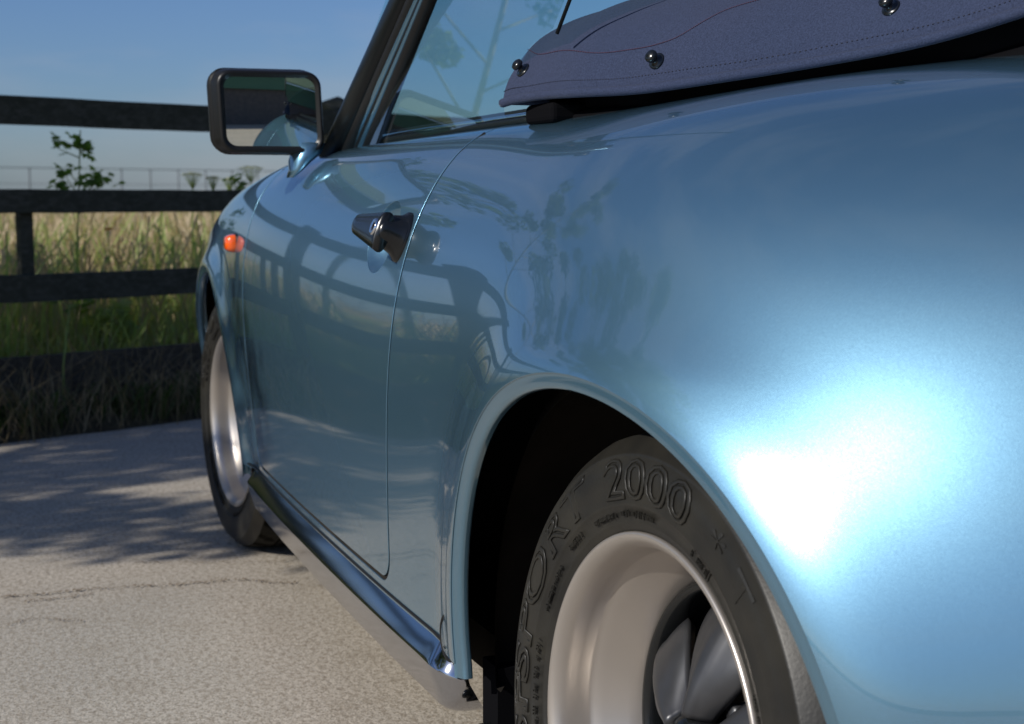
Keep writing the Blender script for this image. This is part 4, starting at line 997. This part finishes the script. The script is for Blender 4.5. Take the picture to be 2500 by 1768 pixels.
weed('leafy_sapling', 'slim green sapling with small clumps of leaves rising between the top rails', b, [(tuple(top), [cl(136, 338, .93, 5), cl(140, 362, .90, 4), cl(165, 350, .94, 6), cl(187, 335, .98, 6), cl(200, 362, .92, 10), cl(222, 362, .92, 6), cl(160, 410, .80, 6), cl(160, 432, .76, 5), cl(140, 455, .72, 6), cl(225, 432, .76, 12), cl(238, 445, .76, 8), cl(268, 440, .76, 7), cl(150, 465, .70, 5), cl(205, 450, .73, 5)])], 11, size=.045)
b = at_fence(150, 900, -.10); b[2] = 0
top = off(170, 745, -.10)
weed('broadleaf_weed', 'dark stemmed weed with broad green leaves in front of the lower rails', b, [(tuple(top), [cl(190, 742, 1., 6), cl(225, 735, .98, 6), cl(140, 728, .98, 3)])], 5, size=.05)
b = at_fence(270, 860, .12); b[2] = 0
top = off(275, 745, .12)
weed('fern_leaved_weed', 'bright green weed with jagged leaves between the two lower rails', b, [(tuple(top), [cl(250, 770, .9, 9), cl(290, 755, 1, 9), cl(270, 790, .8, 12), cl(240, 800, .7, 9), cl(300, 800, .7, 8), cl(260, 830, .5, 10)])], 6, size=.075, m='green')
def umbel(u, v, d, label, seed, R=.05):
    c = at_fence(u, v, d); r = random.Random(seed); t = thing('hogweed', label, 'plant', (c[0], c[1], 0), 'cream flowered hogweed beyond the fence')
    sm_ = MB(); h = c[2]; sm_.tube([(0, 0, 0), (.01, .01, h*.5), (0, 0, h*.93)], [.006, .005, .003], 6); fl_ = MB()
    for k in range(22):
        a = k*2.4; q = R*math.sqrt((k+.5)/22); e = np.array([q*math.cos(a), q*math.sin(a), h+.012*(1-(q/R)**2)]); sm_.tube([(0, 0, h*.93), e], [.0015, .001], 4)
        for _ in range(5):
            p = e+np.array([r.gauss(0, .006), r.gauss(0, .006), r.gauss(0, .002)]); v_, f_ = lobed_leaf(p, np.array([0, 0, 1.]), np.array([1., 0, 0]), .014); fl_.add(v_, f_)
    sm_.build('stem', M['green'], t); fl_.build('flower_head', M['flower'], t)
umbel(470, 428, .9, 'cream hogweed flower head above the middle rail, left of the car wing', 1)
umbel(520, 436, 1.2, 'small cream hogweed head low above the middle rail', 2, .035)
umbel(612, 412, .8, 'cream hogweed head against the sky, right beside the wing', 3, .06)
umbel(560, 440, 1.4, 'pale hogweed head just over the middle rail, beside the wing', 4, .04)
b = at_fence(575, 470, .5); b[2] = 0; top = off(575, 440, .5)
weed('bushy_weed', 'grey green bushy weed rising just over the middle rail by the wing', b, [(tuple(top), [cl(565, 445, .98, 8), cl(585, 440, 1, 8), cl(575, 455, .95, 8), cl(600, 452, .95, 6)])], 9, size=.035)
def fallen(u, v, s, lab, seed):
    c = atz(u, v, .03); r = random.Random(seed); n_ = np.array([-.5, .2, .8]); n_ /= np.linalg.norm(n_); uu = np.cross(n_, [0, 1, .2]); uu /= np.linalg.norm(uu)
    v_, f_ = lobed_leaf(np.zeros(3), n_, uu, s); o = mk('fallen_leaf', v_, f_, M['yellow'], smooth=False); o.location = tuple(c); o['label'] = lab; o['category'] = 'leaf'
fallen(252, 982, .055, 'yellow leaf lying at the foot of the fence, the left one of two', 1); fallen(290, 985, .075, 'larger yellow leaf lying at the foot of the fence, the right one of two', 2)
# ragwort flower dot
c = at_fence(265, 560, .8); t = thing('ragwort', 'small orange yellow flower in the dry grass behind the fence', 'plant', (c[0], c[1], 0)); mb = MB(); mb.tube([(0, 0, 0), (0, 0, c[2])], .003, 5); mb.build('stem', M['green'], t)
mb = MB()
for k in range(7): v_, f_ = lobed_leaf(np.array([.012*math.cos(k), .012*math.sin(k), c[2]+.004*k/7]), np.array([-.7, 0, .7]), np.array([0., 1, 0]), .022); mb.add(v_, f_)
mb.build('flower_head', mat('orange_petal', (.75, .30, .02), rough=.6), t)

# ------------------------------------------------------------------ building behind the photographer (seen in the door mirror)
bl = thing('farm_building', 'dark brick farm building with green fascia and pale green roof, behind the car', 'building', (-13, -3, 0)); bl.rotation_euler = (0, 0, math.radians(-14))
mb = MB(); mb.box((-6, -17, 0), (0, 10, 1.75)); mb.build('wall', M['brick'], bl)
mb = MB(); mb.box((-6.1, -17.2, 1.753), (.18, 10.2, 2.55)); mb.build('fascia', M['green_clad'], bl)
v = [(.40, -17.4, 2.56), (.40, 10.4, 2.56), (-6.3, 10.4, 4.6), (-6.3, -17.4, 4.6), (.40, -17.4, 2.62), (.40, 10.4, 2.62), (-6.3, 10.4, 4.66), (-6.3, -17.4, 4.66)]
mk('roof', v, [(0, 3, 2, 1), (4, 5, 6, 7), (0, 1, 5, 4), (1, 2, 6, 5), (2, 3, 7, 6), (3, 0, 4, 7)], M['roof'], bl, smooth=False)
mb = MB(); mb.box((.003, 1.2, .25), (.06, 1.7, .95)); mb.build('notice_board', M['white_paint'], bl)
